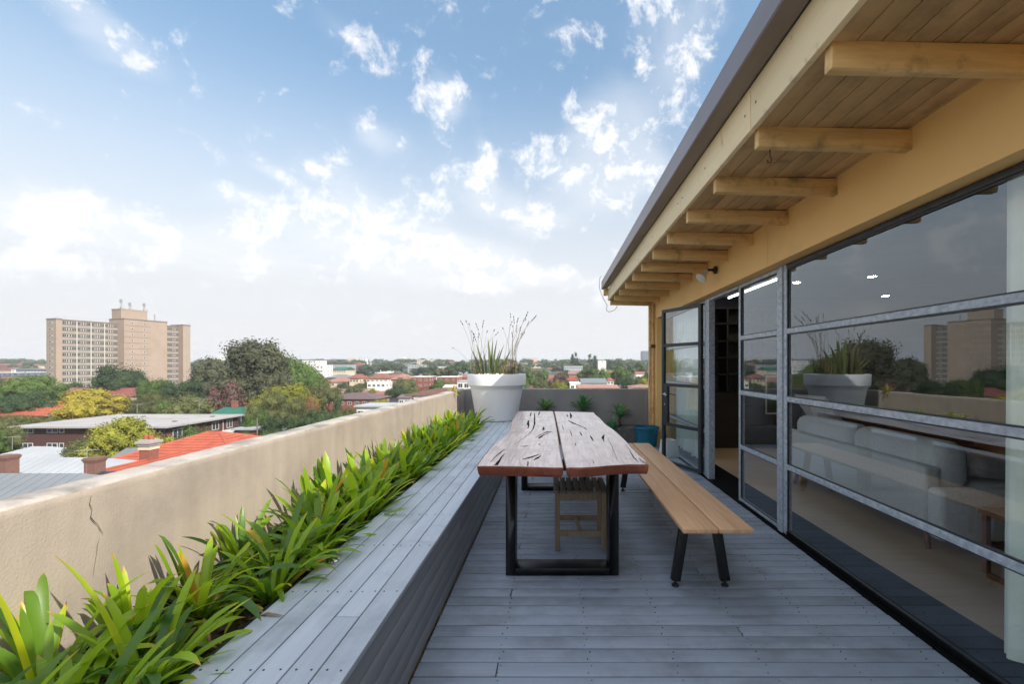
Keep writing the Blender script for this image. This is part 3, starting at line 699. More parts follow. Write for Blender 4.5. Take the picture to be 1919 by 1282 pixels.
# ---- interior shell
hbuild(MB().box(1.87, 2.14, -3, 7.55, -.16, -.001), 'threshold', 'matt_black')
hbuild(MB().box(2.142, 8.0, -3.0, 7.755, -.16, .0), 'interior_floor', 'int_floor')
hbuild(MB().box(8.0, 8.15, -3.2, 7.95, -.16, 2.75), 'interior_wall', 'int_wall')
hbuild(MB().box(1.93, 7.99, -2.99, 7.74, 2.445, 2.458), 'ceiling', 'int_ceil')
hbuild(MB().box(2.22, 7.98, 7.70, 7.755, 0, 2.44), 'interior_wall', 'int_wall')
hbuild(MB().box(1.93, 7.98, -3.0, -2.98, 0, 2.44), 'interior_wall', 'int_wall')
hbuild(MB().box(-1.68, 8.15, -3.2, 7.99, -14.6, -.17), 'lower_storeys', 'yellow')
# bookcase seen through the open door
bc = thing('bookcase', 'dark built-in bookcase with open shelves seen through the open doorway', 'bookcase', (3.0, 7.5, 0))
for xx in (-.78, -.22, .34, .9): MB().box(xx, xx + .03, -.18, .18, .85, 2.25).build('upright', 'int_dark', bc)
MB().box(-.78, .93, .165, .19, .0, 2.25).build('back_panel', 'shelf', bc)
for z in (.85, 1.15, 1.42, 1.69, 1.97, 2.22): MB().box(-.75, .90, -.18, .164, z, z + .028).build('shelf', 'int_dark', bc)
MB().box(-.78, .93, -.30, .16, .0, .848).build('cupboard', 'int_dark', bc, bevel=.004)
# strip light and ceiling lights
sl = thing('strip_light', 'thin lit white strip light on the dark ceiling inside', 'light', (2.9, 5.6, 2.42))
MB().box(-.011, .011, .0, 1.95, .0, .024).build('diffuser', 'strip_on', sl)
MB().box(-.03, .03, -.02, 1.97, .0241, .03).build('housing', 'darksteel', sl)
for (x, yy, lb) in ((4.02, 5.75, 'lit round ceiling light seen high through the wide top pane'), (5.35, 7.35, 'lit round ceiling light seen lower through the wide top pane'), (3.28, 6.15, 'lit round ceiling light seen at the far edge of the wide top pane')):
    dlg = thing('ceiling_light', lb, 'light', (x, yy, 2.43), group='lit ceiling lights in the room')
    b = MB(); b.lathe([(0, .004), (.045, .004), (.045, .014), (0, .014)], (0, 0), 24); b.build('lamp', 'lamp_on', dlg)
    b = MB(); b.lathe([(.047, 0), (.062, 0), (.062, .0146), (.047, .0146), (.047, 0)], (0, 0), 24); b.build('trim', 'white', dlg)
# ---- sofa, its back to the glass
sf = thing('grey_sofa', 'grey wool sofa with its back to the window wall', 'sofa', (3.05, 4.15, 0))
def soft(n, x0, x1, y0, y1, z0, z1, m='sofa', bev=.05, par=sf, rot=None, sq=0.0):
    me = MB().box(x0, x1, y0, y1, z0, z1).mesh(n, m, bevel=bev, segs=4, smooth=True)
    o = link(n, me, par)
    if sq:
        for v in me.vertices:
            u = ((v.co.y - y0) / (y1 - y0) - .5) * 2; w = ((v.co.x - x0) / (x1 - x0) - .5) * 2; h = ((v.co.z - z0) / (z1 - z0) - .5) * 2
            v.co.z += (1 - u * u) * sq * (1 if h > 0 else -.2); v.co.x += w * (1 - h * h) * sq
    return o
LY = .97
soft('base', -.40, .42, -LY, LY, .13, .33, bev=.03)
soft('backrest', -.46, -.34, -LY, LY, .15, .60, bev=.03)
soft('arm', -.46, .44, -LY - .14, -LY - .002, .12, .47, bev=.04)
soft('arm', -.46, .44, LY + .002, LY + .14, .12, .52, bev=.04)
for a in (-LY + .01, .005): soft('back_cushion', -.33, -.13, a, a + LY - .02, .42, .755, bev=.08, sq=.035)
for a in (-LY + .01, .005): soft('seat_cushion', -.08, .44, a, a + LY - .015, .33, .47, bev=.05, sq=.01)
for sx in (-.36, .34):
    for sy in (-.86, .86):
        b = MB(); b.tube([(sx, sy, .135), (sx * 1.05, sy * 1.05, 0)], .026, 12, .015); b.build('leg', 'walnut', sf, smooth=True)
for (x, yy, z, rz, rx, lb) in ((2.86, 4.9, .82, .2, .9, 'pale scatter cushion standing above the far end of the grey sofa'), (3.15, 3.38, .56, .1, .15, 'pale scatter cushion lying on the near end of the grey sofa')):
    cu = thing('scatter_cushion', lb, 'cushion', (x, yy, z), rz)
    b = MB(); n = 12
    for sgn in (1, -1):
        o_ = len(b.v)
        for i in range(n + 1):
            for k in range(n + 1):
                u, v = i / n * 2 - 1, k / n * 2 - 1; h = ((1 - u ** 4) * (1 - v ** 4)) ** .6 * .075 * sgn
                b.v.append((u * .22 * (1 - .07 * (1 - v * v)), v * .22 * (1 - .07 * (1 - u * u)), h))
        for i in range(n):
            for k in range(n):
                a = o_ + i * (n + 1) + k; f = (a, a + n + 1, a + n + 2, a + 1); b.face(f if sgn > 0 else f[::-1])
    c_ = b.build('cover', 'cushion', cu, smooth='all'); c_.rotation_euler = (0, rx, 0)
# ---- side table
sd_ = thing('wooden_side_table', 'brown wooden side table beside the near end of the grey sofa', 'table', (3.0, 2.62, 0))
MB().box(-.34, .34, -.24, .24, .385, .42).build('top', 'walnut', sd_, bevel=.003)
for xx in (-.33, .30):
    for yy in (-.22, .19): MB().box(xx, xx + .03, yy, yy + .03, 0.02, .384).build('leg', 'walnut', sd_, bevel=.002)
    MB().box(xx, xx + .03, -.19, .19, 0.0, .03).build('foot_rail', 'walnut', sd_, bevel=.002)
# framed picture leaning in the dark room
pf = thing('picture_frame', 'thin pale empty-looking frame leaning on the far dark wall above the sofa', 'frame', (3.5, 7.1, .55), 0)
for (a, c, z0, z1) in ((-.2, -.18, 0, .6), (.18, .2, 0, .6), (-.18, .18, 0, .02), (-.18, .18, .58, .6)): MB().box(a, c, -.01, .01, z0, z1).build('frame_bar', 'white', pf)
MB().box(-.18, .18, -.004, .006, .02, .58).build('picture', 'int_dark', pf)
cb = thing('low_cabinet', 'long dark low cabinet against the far inner wall behind the sofa', 'cabinet', (4.6, 7.35, 0))
MB().box(-.75, 1.9, -.3, .3, .08, .545).build('body', 'int_dark', cb, bevel=.006)
for xx in (-.74, .13, 1.0): MB().box(xx, xx + .86, -.318, -.302, .09, .535).build('door', 'int_dark', cb, bevel=.003)
# ---- curtains
def curtain(lb, x, y0, y1, z0, z1, amp, wl, par=None):
    cu = thing('curtain', lb, 'curtain', (x, (y0 + y1) / 2, 0), group='sheer curtains inside the glass')
    b = MB(); n = int((y1 - y0) / .008); m = 10
    for i in range(n + 1):
        t = i / n; yy = y0 + (y1 - y0) * t
        for k in range(m + 1):
            zt = k / m; z = z0 + (z1 - z0) * zt
            ph = 2 * PI * yy / wl + noise.noise(Vector((yy * 2, zt * .6, x))) * 1.4
            a = amp * (.55 + .45 * (1 - zt)) * (1 + .3 * noise.noise(Vector((yy * 7, 0, 2))))
            b.v.append((a * math.sin(ph) + .012 * math.sin(ph * 2.3) * (1 - zt), yy - (y0 + y1) / 2 + .012 * math.cos(ph), z + (.012 * math.sin(ph * .7) if k == 0 else 0)))
    for i in range(n):
        for k in range(m): a = i * (m + 1) + k; b.face((a, a + m + 1, a + m + 2, a + 1))
    b.build('drape', 'curtain', cu, smooth='all')
    MB().box(-.012, .012, y0 - (y0 + y1) / 2, y1 - (y0 + y1) / 2, z1 + .004, z1 + .022).build('track', 'white', cu)
curtain('pale green-white sheer curtain at the near end of the wide window', 2.02, .55, 2.04, .02, 2.36, .035, .135)
curtain('pale sheer curtain bunched behind the open glass door', 2.03, 6.30, 7.50, .02, 2.36, .045, .14)
# ================================================================== STRAP-LEAVED PLANTS
def leafmat(name, g1, g2, tip, trans=0.35):
    m = bpy.data.materials.new(name); m.use_nodes = True; N, L = m.node_tree.nodes, m.node_tree.links
    N.clear(); o = N.new('ShaderNodeOutputMaterial'); p = N.new('ShaderNodeBsdfPrincipled'); tr_ = N.new('ShaderNodeBsdfTranslucent'); mx = N.new('ShaderNodeMixShader')
    oi = N.new('ShaderNodeObjectInfo'); uv = N.new('ShaderNodeUVMap'); sp = N.new('ShaderNodeSeparateXYZ'); L.new(uv.outputs[0], sp.inputs[0])
    at_ = N.new('ShaderNodeAttribute'); at_.attribute_name = 'tone'; ad = N.new('ShaderNodeMath'); ad.operation = 'ADD'; L.new(oi.outputs['Random'], ad.inputs[0]); L.new(at_.outputs['Fac'], ad.inputs[1])
    fr = N.new('ShaderNodeMath'); fr.operation = 'FRACT'; L.new(ad.outputs[0], fr.inputs[0])
    r = N.new('ShaderNodeValToRGB'); L.new(fr.outputs[0], r.inputs[0]); e = r.color_ramp.elements
    e[0].color = c4(g1); e[1].color = c4(g2); e[1].position = .90
    x = r.color_ramp.elements.new(.975); x.color = (g2[0] * 1.5, g2[1] * 1.15, g2[2], 1)
    x = r.color_ramp.elements.new(.992); x.color = (.50, .30, .03, 1)
    nz = N.new('ShaderNodeTexNoise'); nz.inputs['Scale'].default_value = 2.0; L.new(uv.outputs[0], nz.inputs[0])
    tp = N.new('ShaderNodeMapRange'); tp.inputs[1].default_value = .97; tp.inputs[2].default_value = 1.06
    sm = N.new('ShaderNodeMath'); sm.operation = 'MULTIPLY_ADD'; L.new(fr.outputs[0], sm.inputs[0]); sm.inputs[1].default_value = .10; L.new(sp.outputs[1], sm.inputs[2]); L.new(sm.outputs[0], tp.inputs[0])
    m1 = N.new('ShaderNodeMix'); m1.data_type = 'RGBA'; L.new(tp.outputs[0], m1.inputs[0]); L.new(r.outputs[0], m1.inputs[6]); m1.inputs[7].default_value = c4(tip)
    # fine lengthwise veins
    wv = N.new('ShaderNodeTexWave'); wv.inputs['Scale'].default_value = 5.0; wv.bands_direction = 'X'; L.new(uv.outputs[0], wv.inputs[0])
    vr = N.new('ShaderNodeMapRange'); vr.inputs[3].default_value = .86; vr.inputs[4].default_value = 1.06; L.new(wv.outputs['Fac'], vr.inputs[0])
    h = N.new('ShaderNodeHueSaturation'); L.new(m1.outputs[2], h.inputs['Color']); L.new(vr.outputs[0], h.inputs['Value'])
    L.new(h.outputs[0], p.inputs['Base Color']); p.inputs['Roughness'].default_value = .38
    h2 = N.new('ShaderNodeHueSaturation'); h2.inputs['Value'].default_value = 1.7; h2.inputs['Hue'].default_value = .485; L.new(h.outputs[0], h2.inputs['Color']); L.new(h2.outputs[0], tr_.inputs[0])
    mx.inputs[0].default_value = trans; L.new(p.outputs[0], mx.inputs[1]); L.new(tr_.outputs[0], mx.inputs[2]); L.new(mx.outputs[0], o.inputs[0])
    return m
MT['strap'] = leafmat('strap_leaf', (.045, .14, .018), (.30, .47, .016), (.55, .38, .06), .45)
MT['agave'] = leafmat('agave_leaf', (.09, .26, .12), (.18, .36, .17), (.20, .22, .10), .12)
MT['agave_dark'] = leafmat('dark_agave_leaf', (.06, .19, .07), (.15, .29, .09), (.20, .20, .08), .12)
MT['sword'] = leafmat('sword_leaf', (.085, .12, .045), (.17, .21, .075), (.25, .22, .10), .12)
MT['deadleaf'] = mat('dead_leaf', (.32, .20, .09), (.16, .09, .045), .8, 12)
MT['stalk'] = mat('dry_stalk', (.20, .16, .10), (.12, .09, .055), .8, 12)
MT['seed'] = mat('dark_seed_head', (.035, .025, .022), rough=.8)
def leaf_geo(b, uvs, R, L_, w, lean, curl, n=8, fold=.25, base=Matrix.Identity(4), wprof=None, twist=0.0, thick=0.0):
    """strap leaf from the origin: starts at `lean` from vertical, bends over by `curl` along its length (in the local +X direction)"""
    st = len(b.v); p = Vector((0, 0, 0)); ang = lean
    for i in range(n + 1):
        t = i / n
        if wprof: ww = wprof(t) * w
        else: ww = w * (.55 + .45 * min(1, t * 4)) * (1 - max(0, (t - .70) / .30) ** 2.6) + .0012
        d = Vector((math.sin(ang), 0, math.cos(ang))); nrm = Vector((-math.cos(ang), 0, math.sin(ang)))
        tw = twist * t; side = Vector((0, math.cos(tw), 0)) + nrm * math.sin(tw); nn = nrm * math.cos(tw) - Vector((0, math.sin(tw), 0))
        for s in (-1, 0, 1):
            q = p + side * (s * ww / 2) + nn * ((abs(s) * fold * ww / 2))
            b.v.append(tuple(base @ q)); uvs.append(((s + 1) / 2, t))
        p = p + d * (L_ / n); ang += curl / n * (.4 + 1.2 * t)
    for i in range(n):
        for k in range(2):
            a = st + i * 3 + k; b.face((a, a + 1, a + 4, a + 3))
def leaf_mesh(name, b, uvs, mats, tones=None):
    me = b.mesh(name, mats, smooth='all')
    u = me.uv_layers.new(name='UVMap'); 
    flat = []
    for lp in me.loops: flat += uvs[lp.vertex_index]
    u.data.foreach_set('uv', flat)
    at_ = me.attributes.new('tone', 'FLOAT', 'POINT')
    if tones: at_.data.foreach_set('value', tones)
    return me
R = random.Random(31)
variants = []
for k in range(14):
    b, uv = MB(), []
    leaf_geo(b, uv, R, R.uniform(.24, .40), R.uniform(.021, .031), R.uniform(.0, .2), R.uniform(.2, 1.5) if k < 11 else R.uniform(1.6, 2.5), 9, R.uniform(.15, .4), twist=R.uniform(-.5, .5))
    variants.append(leaf_mesh('leaf', b, uv, 'strap'))
descr = ['at the very front corner, cut by the frame edge', 'second from the front, wide open with one yellow curled leaf']
def clump_leaves(R, n, spread=1.0):
    out = []
    for i in range(n):
        t = (i + .5) / n; out.append((2.4 * i + R.uniform(-.5, .5), R.uniform(.05, .25) + spread * (t ** .7) * R.uniform(.7, 1.15), R.uniform(.75, 1.15) * (1.05 - .25 * t), R.uniform(0, .03) * (1 + t)))
    return out
cl = []
yy = .92
k = 0
while yy < 6.78:
    xo = -1.27 + R.uniform(-.07, .08)
    cl.append((xo, yy)); 
    if k % 3 != 2: cl.append((-1.14 + R.uniform(-.03, .03), yy + .12))
    if k % 3 == 1: cl.append((-1.42 + R.uniform(-.03, .03), yy + .10))
    yy += R.uniform(.23, .33) if yy > 1 else .24; k += 1
places_ = ['beside the crack in the parapet', 'against the parapet', 'over the edge of the bench']
ordn = ['nearest', 'second nearest', 'third', 'fourth', 'fifth', 'sixth', 'seventh', 'eighth', 'ninth', 'tenth', 'eleventh', 'twelfth', 'thirteenth', 'fourteenth', 'fifteenth', 'sixteenth', 'seventeenth', 'eighteenth', 'nineteenth', 'twentieth', 'twenty-first', 'twenty-second', 'twenty-third', 'twenty-fourth', 'twenty-fifth', 'twenty-sixth', 'twenty-seventh', 'twenty-eighth', 'twenty-ninth', 'thirtieth']
rows = {'middle': 0, 'bench': 0, 'wall': 0}
nleaf = 0
for (x, y) in cl:
    row = 'bench' if x > -1.235 else ('wall' if x < -1.375 else 'middle')
    i = rows[row]; rows[row] += 1
    where = {'bench': 'at the bench edge of the planter', 'wall': 'against the parapet wall', 'middle': 'along the middle of the planter'}[row]
    lb = f'green strap-leaved clump {where}, {ordn[i]} from the front' if i < 30 else f'green strap-leaved clump {where} near the white pot'
    t = thing('strap_leaf_plant', lb, 'plant', (x, y, .375), R.uniform(0, 6.28), 'strap-leaved plants in the planter')
    n = R.randint(40, 46) if y < 2.3 else R.randint(27, 33); sp = 1.05
    if y < 2.3:
        for (rz, ln, s, r0) in clump_leaves(R, n, sp):
            # leaves lean away from the wall when they would enter it
            o = link('leaf', R.choice(variants), t, (math.cos(rz) * r0, math.sin(rz) * r0, 0), (0, ln * .85, rz), s * R.uniform(.85, 1.08))
            wd = t.rotation_euler.z + rz; reach = .30 * math.sin(min(1.3, ln + .5)) * s
            if x + math.cos(wd) * reach < WX + .03: o.rotation_euler = (0, ln * .25, rz); o.scale = (s * .45, s * .9, s)
            nleaf += 1
    else:
        b, uv, tn = MB(), [], []
        for (rz, ln, s, r0) in clump_leaves(R, n, sp):
            wd = t.rotation_euler.z + rz; reach = .30 * math.sin(min(1.3, ln + .5)) * s
            if x + math.cos(wd) * reach < WX + .03: ln *= .25; fx = .45
            else: fx = 1
            mtx = Matrix.Rotation(rz, 4, 'Z') @ Matrix.Translation((r0, 0, 0)) @ Matrix.Rotation(ln * .85, 4, 'Y') @ Matrix.Diagonal((fx, 1, 1, 1))
            v0 = len(b.v); leaf_geo(b, uv, R, R.uniform(.27, .40) * s, R.uniform(.030, .042), R.uniform(.0, .15), R.uniform(.1, 1.1), 6, .25, mtx, twist=R.uniform(-.4, .4)); tn += [R.random()] * (len(b.v) - v0)
        o = link('leaf', leaf_mesh('leaf', b, uv, 'strap', tn), t); tag(o, kind='stuff')
# dead leaves at the soil and a few dark spikes
b = MB()
for _ in range(160):
    x, y = R.uniform(-1.48, -1.06), R.uniform(.7, 6.7); a = R.uniform(0, 6.28); l = R.uniform(.05, .14)
    p = Vector((x, y, .395 + R.uniform(0, .03))); d = Vector((math.cos(a), math.sin(a), R.uniform(-.15, .3))) * l
    ribbon(b, [p, p + d * .5 + Vector((0, 0, .015)), p + d], [.003, .008, .002], (0, 0, 1))
o = b.build('dead_leaf_litter', 'deadleaf', smooth='all'); tag(o, 'brown dead strap leaves lying among the green clumps in the planter', 'dead leaves', kind='stuff')

# ---- three agaves on the ledge
def rosette(name, lb, cat, loc, n, L_, w, up, mats, stem=0, seed=1, group=None, lean=1.0, sc=1.0):
    R = random.Random(seed); t = thing(name, lb, cat, loc, R.uniform(0, 6), group)
    if stem:
        b = MB(); b.tube([(0, 0, 0), (.01, 0, stem * .6), (0, 0, stem)], .022, 10, .02); b.build('trunk', 'walnut', t, smooth='all')
    for i in range(n):
        q = i / n; b, uv = MB(), []
        prof = lambda t_: (.5 + .9 * math.sin(min(1, t_ * 1.25 + .08) * PI * .62)) * (1 - max(0, (t_ - .5) / .5) ** 1.8) + .01
        leaf_geo(b, uv, R, L_ * R.uniform(.85, 1.1), w, up + lean * q * R.uniform(.85, 1.1), R.uniform(.15, .5), 8, .35, wprof=prof)
        link('leaf', leaf_mesh('leaf', b, uv, mats), t, (0, 0, stem), (0, 0, 2.399 * i))
    return t
rosette('small_agave', 'small dark green agave rosette on the ledge, closest to the white pot', 'agave', (-.14, 7.72, .29), 12, .21, .066, .25, 'agave_dark', .27, 3, 'agaves on the ledge', 1.15)
rosette('small_agave', 'dark green agave rosette with upright leaves, middle of three on the ledge', 'agave', (.50, 7.72, .29), 16, .29, .070, .15, 'agave_dark', .25, 5, 'agaves on the ledge', 1.3)
rosette('small_agave', 'pale green agave on a short bare trunk, on the ledge near the teal tub', 'agave', (1.12, 7.68, .29), 13, .27, .078, .12, 'agave', .16, 9, 'agaves on the ledge', 1.5)
rosette('succulent', 'pale green trailing succulent at the foot of the trunked agave', 'succulent', (.98, 7.62, .22), 14, .22, .05, .3, 'agave', 0, 19, None, 1.3)
# yellow flowering tuft hanging over the parapet end
MT['yleaf'] = leafmat('yellow_leaf', (.42, .38, .05), (.55, .45, .10), (.6, .5, .3), .25)
rosette('yellow_succulent', 'small pale yellow succulent tuft hanging over the far end of the left parapet', 'succulent', (WX - .02, 7.05, .90), 26, .13, .018, .3, 'yleaf', 0, 23, None, 1.9)

# ---- plants in the white pot
def pot_xy(px, Y=7.30): return (px - 1038) / FPX * Y
sw = thing('sword_leaved_plant', 'grey-green sword-leaved plant standing in the large white pot', 'plant', (PX, PY, PZ + .67))
R = random.Random(8)
prof = lambda t_: (.55 + .6 * math.sin(min(1, t_ * 1.6) * PI * .5)) * (1 - max(0, (t_ - .45) / .55) ** 1.5) + .01
for (px, py, bx, w, dy) in [(914, 634, 917, .10, -.05), (923, 634, 922, .07, .10), (933, 636, 924, .07, .0), (946, 646, 928, .09, -.05), (890, 646, 905, .085, .02), (878, 652, 900, .07, .10), (900, 668, 908, .06, -.12), (962, 655, 936, .07, .0), (945, 680, 926, .09, -.18),
                            (905, 660, 910, .06, .12), (970, 690, 945, .04, .05), (868, 676, 898, .05, -.06), (938, 655, 925, .06, .12), (885, 672, 905, .05, -.16), (955, 672, 935, .05, -.10)]:
    x0, x1 = pot_xy(bx) - PX, pot_xy(px) - PX; z1 = EYE - (py - 685) / FPX * (7.30 + dy) - (PZ + .67); dx_ = x1 - x0; ln = math.hypot(dx_, z1)
    b, uv = MB(), []; th = math.atan2(abs(dx_), z1)
    leaf_geo(b, uv, R, ln * 1.03, w, th * .8, th * .45, 9, .5, wprof=prof)
    link('leaf', leaf_mesh('leaf', b, uv, 'sword'), sw, (x0, dy * .6, 0), (0, 0, (0 if dx_ >= 0 else PI) + R.uniform(-.35, .35)))
gr_ = thing('dry_flower_stalks', 'thin dry stalks with dark seed heads rising from the large white pot', 'plant', (PX, PY, PZ + .66))
heads = [(864, 603), (874, 603), (879, 608), (892, 608), (906, 602), (885, 622), (888, 627), (897, 627), (913, 622), (933, 624), (957, 589), (963, 595), (959, 604), (971, 598), (969, 611), (989, 586), (986, 592), (984, 600), (1001, 596), (1004, 593),
         (991, 604), (975, 615), (961, 612), (978, 626), (982, 624), (960, 625), (970, 636), (926, 620), (943, 616), (887, 634), (849, 652)]
for i, (px, py) in enumerate(heads):
    yq = R.uniform(-.12, .12); x1 = pot_xy(px, 7.3 + yq) - PX; z1 = EYE - (py - 685) / FPX * (7.3 + yq) - (PZ + .66)
    x0 = pot_xy(R.uniform(890, 912) if px < 935 else R.uniform(942, 965)) - PX
    if py > 650: x0 = pot_xy(880) - PX; z1 = EYE - (py - 685) / FPX * 7.3 - (PZ + .66)
    pts = []
    for k in range(9):
        t = k / 8; pts.append(Vector((x0 + (x1 - x0) * (t ** 1.7), yq * t, z1 * (t ** (.8 if py < 650 else .5)))) + Vector((noise.noise(Vector((i, t * 3, 0))), noise.noise(Vector((i, t * 3, 5))), 0)) * .012)
    b = MB(); b.tube(pts, .0026, 5, .0014); o = b.build('stalk', 'stalk', gr_, smooth='all')
    d = (pts[-1] - pts[-2]).normalized(); h = MB(); mq = d.to_track_quat('Z', 'Y').to_matrix().to_4x4()
    for q in range(R.randint(1, 3)):
        m2 = mq.copy(); m2.translation = pts[-1] - d * (q * .045) + Vector((R.uniform(-.006, .006), 0, 0)); hh = MB(); l = R.uniform(.028, .045)
        hh.lathe([(0, -l * .4), (.0055, -l * .1), (.0075, l * .2), (.004, l * .55), (0, l * .7)], (0, 0), 7); n0 = len(h.v); h.v += [tuple(m2 @ Vector(v)) for v in hh.v]
        for f in hh.f: h.face([n0 + z for z in f])
    h.build('seed_head', 'seed', o, smooth='all')
b, uv, tn = MB(), [], []
for i in range(70):
    bx = R.gauss(955, 9) if i < 48 else R.gauss(895, 8); x0 = pot_xy(bx) - PX; yq = R.uniform(-.15, .15); v0 = len(b.v)
    mtx = Matrix.Translation((x0, yq, 0)) @ Matrix.Rotation(R.uniform(0, 6.28), 4, 'Z')
    leaf_geo(b, uv, R, R.uniform(.12, .42), .008, R.uniform(.02, .2), R.uniform(.1, 1.0), 5, .3, mtx); tn += [R.random()] * (len(b.v) - v0)
MT['reed'] = leafmat('reed', (.12, .10, .04), (.20, .14, .05), (.25, .17, .08), .1)
tag(link('reed', leaf_mesh('reed', b, uv, 'reed', tn), gr_), kind='stuff')
# ================================================================== THE SUBURB BELOW
G0 = -14.5
def smooth(t): t = max(0.0, min(1.0, t)); return t * t * (3 - 2 * t)
def ground(x, y):
    d = max(0.0, y)
    return G0 + 19.5 * smooth((d - 230) / 800) + 9 * smooth((d - 1000) / 700) + 1.5 * noise.noise(Vector((x * .004, y * .004, 0))) * smooth((d - 200) / 300)
def zof(py, Y): return EYE - (py - 685) / FPX * Y
def xof(px, Y): return (px - 1038) / FPX * Y
xs = sorted(set([-4500, -3000, -2500] + list(range(-2200, 2201, 100)) + [2500, 3000, 4500])); ys = sorted(set([-4000, -2000, -1000, -400, -100, 0] + list(range(50, 1800, 50)) + [1800, 2100, 2600, 3400, 4500]))
b = MB()
for yv in ys:
    for xv in xs: b.v.append((xv, yv, ground(xv, yv) - .05 - (0 if yv < 1750 else (yv - 1750) * .02)))
nx = len(xs)
for i in range(len(ys) - 1):
    for k in range(nx - 1): a = i * nx + k; b.face((a, a + 1, a + nx + 1, a + nx))
MT['ground'] = mat('suburb_ground', (.055, .07, .035), (.10, .10, .08), .95, .02, detail=9, contrast=(.4, .6), col3=(.13, .125, .12), scale3=.05, c3=(.55, .65), world=True)
tag(b.build('ground', 'ground', smooth='all'), kind='structure')

MT['red_tile'] = mat('red_roof_tile', (.25, .095, .07), (.19, .07, .052), .8, .6, detail=6, rand=.12)
MT['orange_tile'] = mat('orange_roof_tile', (.40, .098, .052), (.30, .07, .04), .7, .8, detail=7, rand=.05)
MT['pink_tile'] = mat('pink_roof_tile', (.31, .16, .13), (.25, .12, .095), .8, .8, detail=7, rand=.12)
MT['brown_tile'] = mat('brown_roof_tile', (.17, .085, .06), (.11, .06, .05), .8, .8, detail=7, rand=.12)
MT['slate_tile'] = mat('purple_grey_tile', (.115, .09, .10), (.15, .10, .10), .8, .8, detail=7, rand=.1)
MT['metal_light'] = mat('light_metal_roof', (.36, .38, .40), (.30, .32, .34), .5, .3, detail=6, rand=.1)
MT['metal_mid'] = mat('mid_grey_metal_roof', (.17, .185, .20), (.14, .155, .17), .5, .3, detail=6, rand=.08)
MT['metal_dark'] = mat('dark_metal_roof', (.035, .045, .06), rough=.5)
MT['green_roof'] = mat('green_metal_roof', (.02, .13, .085), (.015, .11, .07), .5, .3)
MT['redmetal'] = mat('dusky_red_metal_roof', (.22, .065, .055), (.18, .055, .047), .6, .3, detail=6)
MT['flatroof'] = mat('flat_roof_gravel', (.37, .355, .35), (.30, .29, .285), .9, .15, detail=8, col3=(.24, .225, .22), scale3=.07, c3=(.55, .7), rand=.05)
MT['brown_brick'] = mat('purple_brown_brick', (.085, .038, .032), (.065, .03, .027), .9, 3, detail=7)
MT['old_brick'] = mat('weathered_brown_brick', (.20, .105, .08), (.12, .065, .055), .9, 4, (1, 1, 4), detail=7)
MT['red_brick'] = mat('red_brick_wall', (.24, .085, .06), (.18, .065, .048), .9, 2, detail=7, rand=.12)
MT['cream'] = mat('cream_wall', (.60, .50, .36), (.54, .45, .32), .85, .6, rand=.08)
MT['offwhite'] = mat('offwhite_wall', (.72, .71, .68), (.64, .63, .60), .85, .6, rand=.06)
MT['greywall'] = mat('grey_wall', (.34, .36, .39), (.28, .30, .33), .85, .6, rand=.12)
MT['bluegrey'] = mat('dark_bluish_cladding', (.075, .10, .135), (.06, .08, .11), .5, .3, rand=.15)
MT['tan_brick'] = mat('tan_brick', (.34, .27, .215), (.30, .235, .185), .9, .25, detail=7)
MT['tan_dark'] = mat('grey_brown_panel', (.20, .165, .14), (.17, .14, .12), .9, .25, detail=6)
MT['concrete_band'] = mat('pale_concrete_frame', (.52, .50, .45), rough=.85)
MT['strip_frame'] = mat('grey_cream_frame', (.38, .36, .32), rough=.85)
MT['winglass'] = mat('far_window_glass', (.03, .04, .05), (.05, .06, .075), .15, .5, rand=.3)
MT['winframe'] = mat('white_window_frame', (.66, .66, .64), rough=.7)
MT['antenna'] = mat('antenna_steel', (.30, .31, .32), rough=.5)
MT['wirepole'] = mat('grey_timber_pole', (.16, .14, .12), rough=.9)

def landmark(px):
    for lim, s in ((60, 'at the far left edge'), (110, 'just left of the tower'), (225, 'before the tower\'s left wing'), (300, 'before the tower\'s middle'), (370, 'before the tower\'s right end'), (440, 'between tower and tallest gum'),
                   (520, 'around the tallest gum'), (600, 'right of the tallest gum'), (680, 'above the left parapet\'s middle'), (760, 'above the left parapet\'s far half'), (845, 'above the left parapet\'s far end'), (900, 'just left of the white pot'), (975, 'behind the white pot'),
                   (1040, 'right of the white pot'), (1100, 'above the far parapet\'s middle'), (1160, 'above the far parapet\'s right half'), (9999, 'beside the yellow wall end')):
        if px < lim: return s
_used = {}
def uniq(lb, Y=None):
    """one label for one thing: when the text is taken, say how far off it stands among its like"""
    if lb not in _used: _used[lb] = 0; return lb
    for w in ('smaller', 'lower', 'further', 'narrower', 'paler', 'darker', 'half-hidden', 'shadowed', 'faint', 'tiny', 'flatter', 'taller', 'wider', 'sunlit', 'dim', 'small lower', 'small further', 'small paler', 'small darker', 'hazy', 'low wide', 'low dim', 'tall dim', 'tall pale', 'tiny dim'):
        t = w + ' ' + lb
        if t not in _used: _used[t] = 0; return t
    return lb

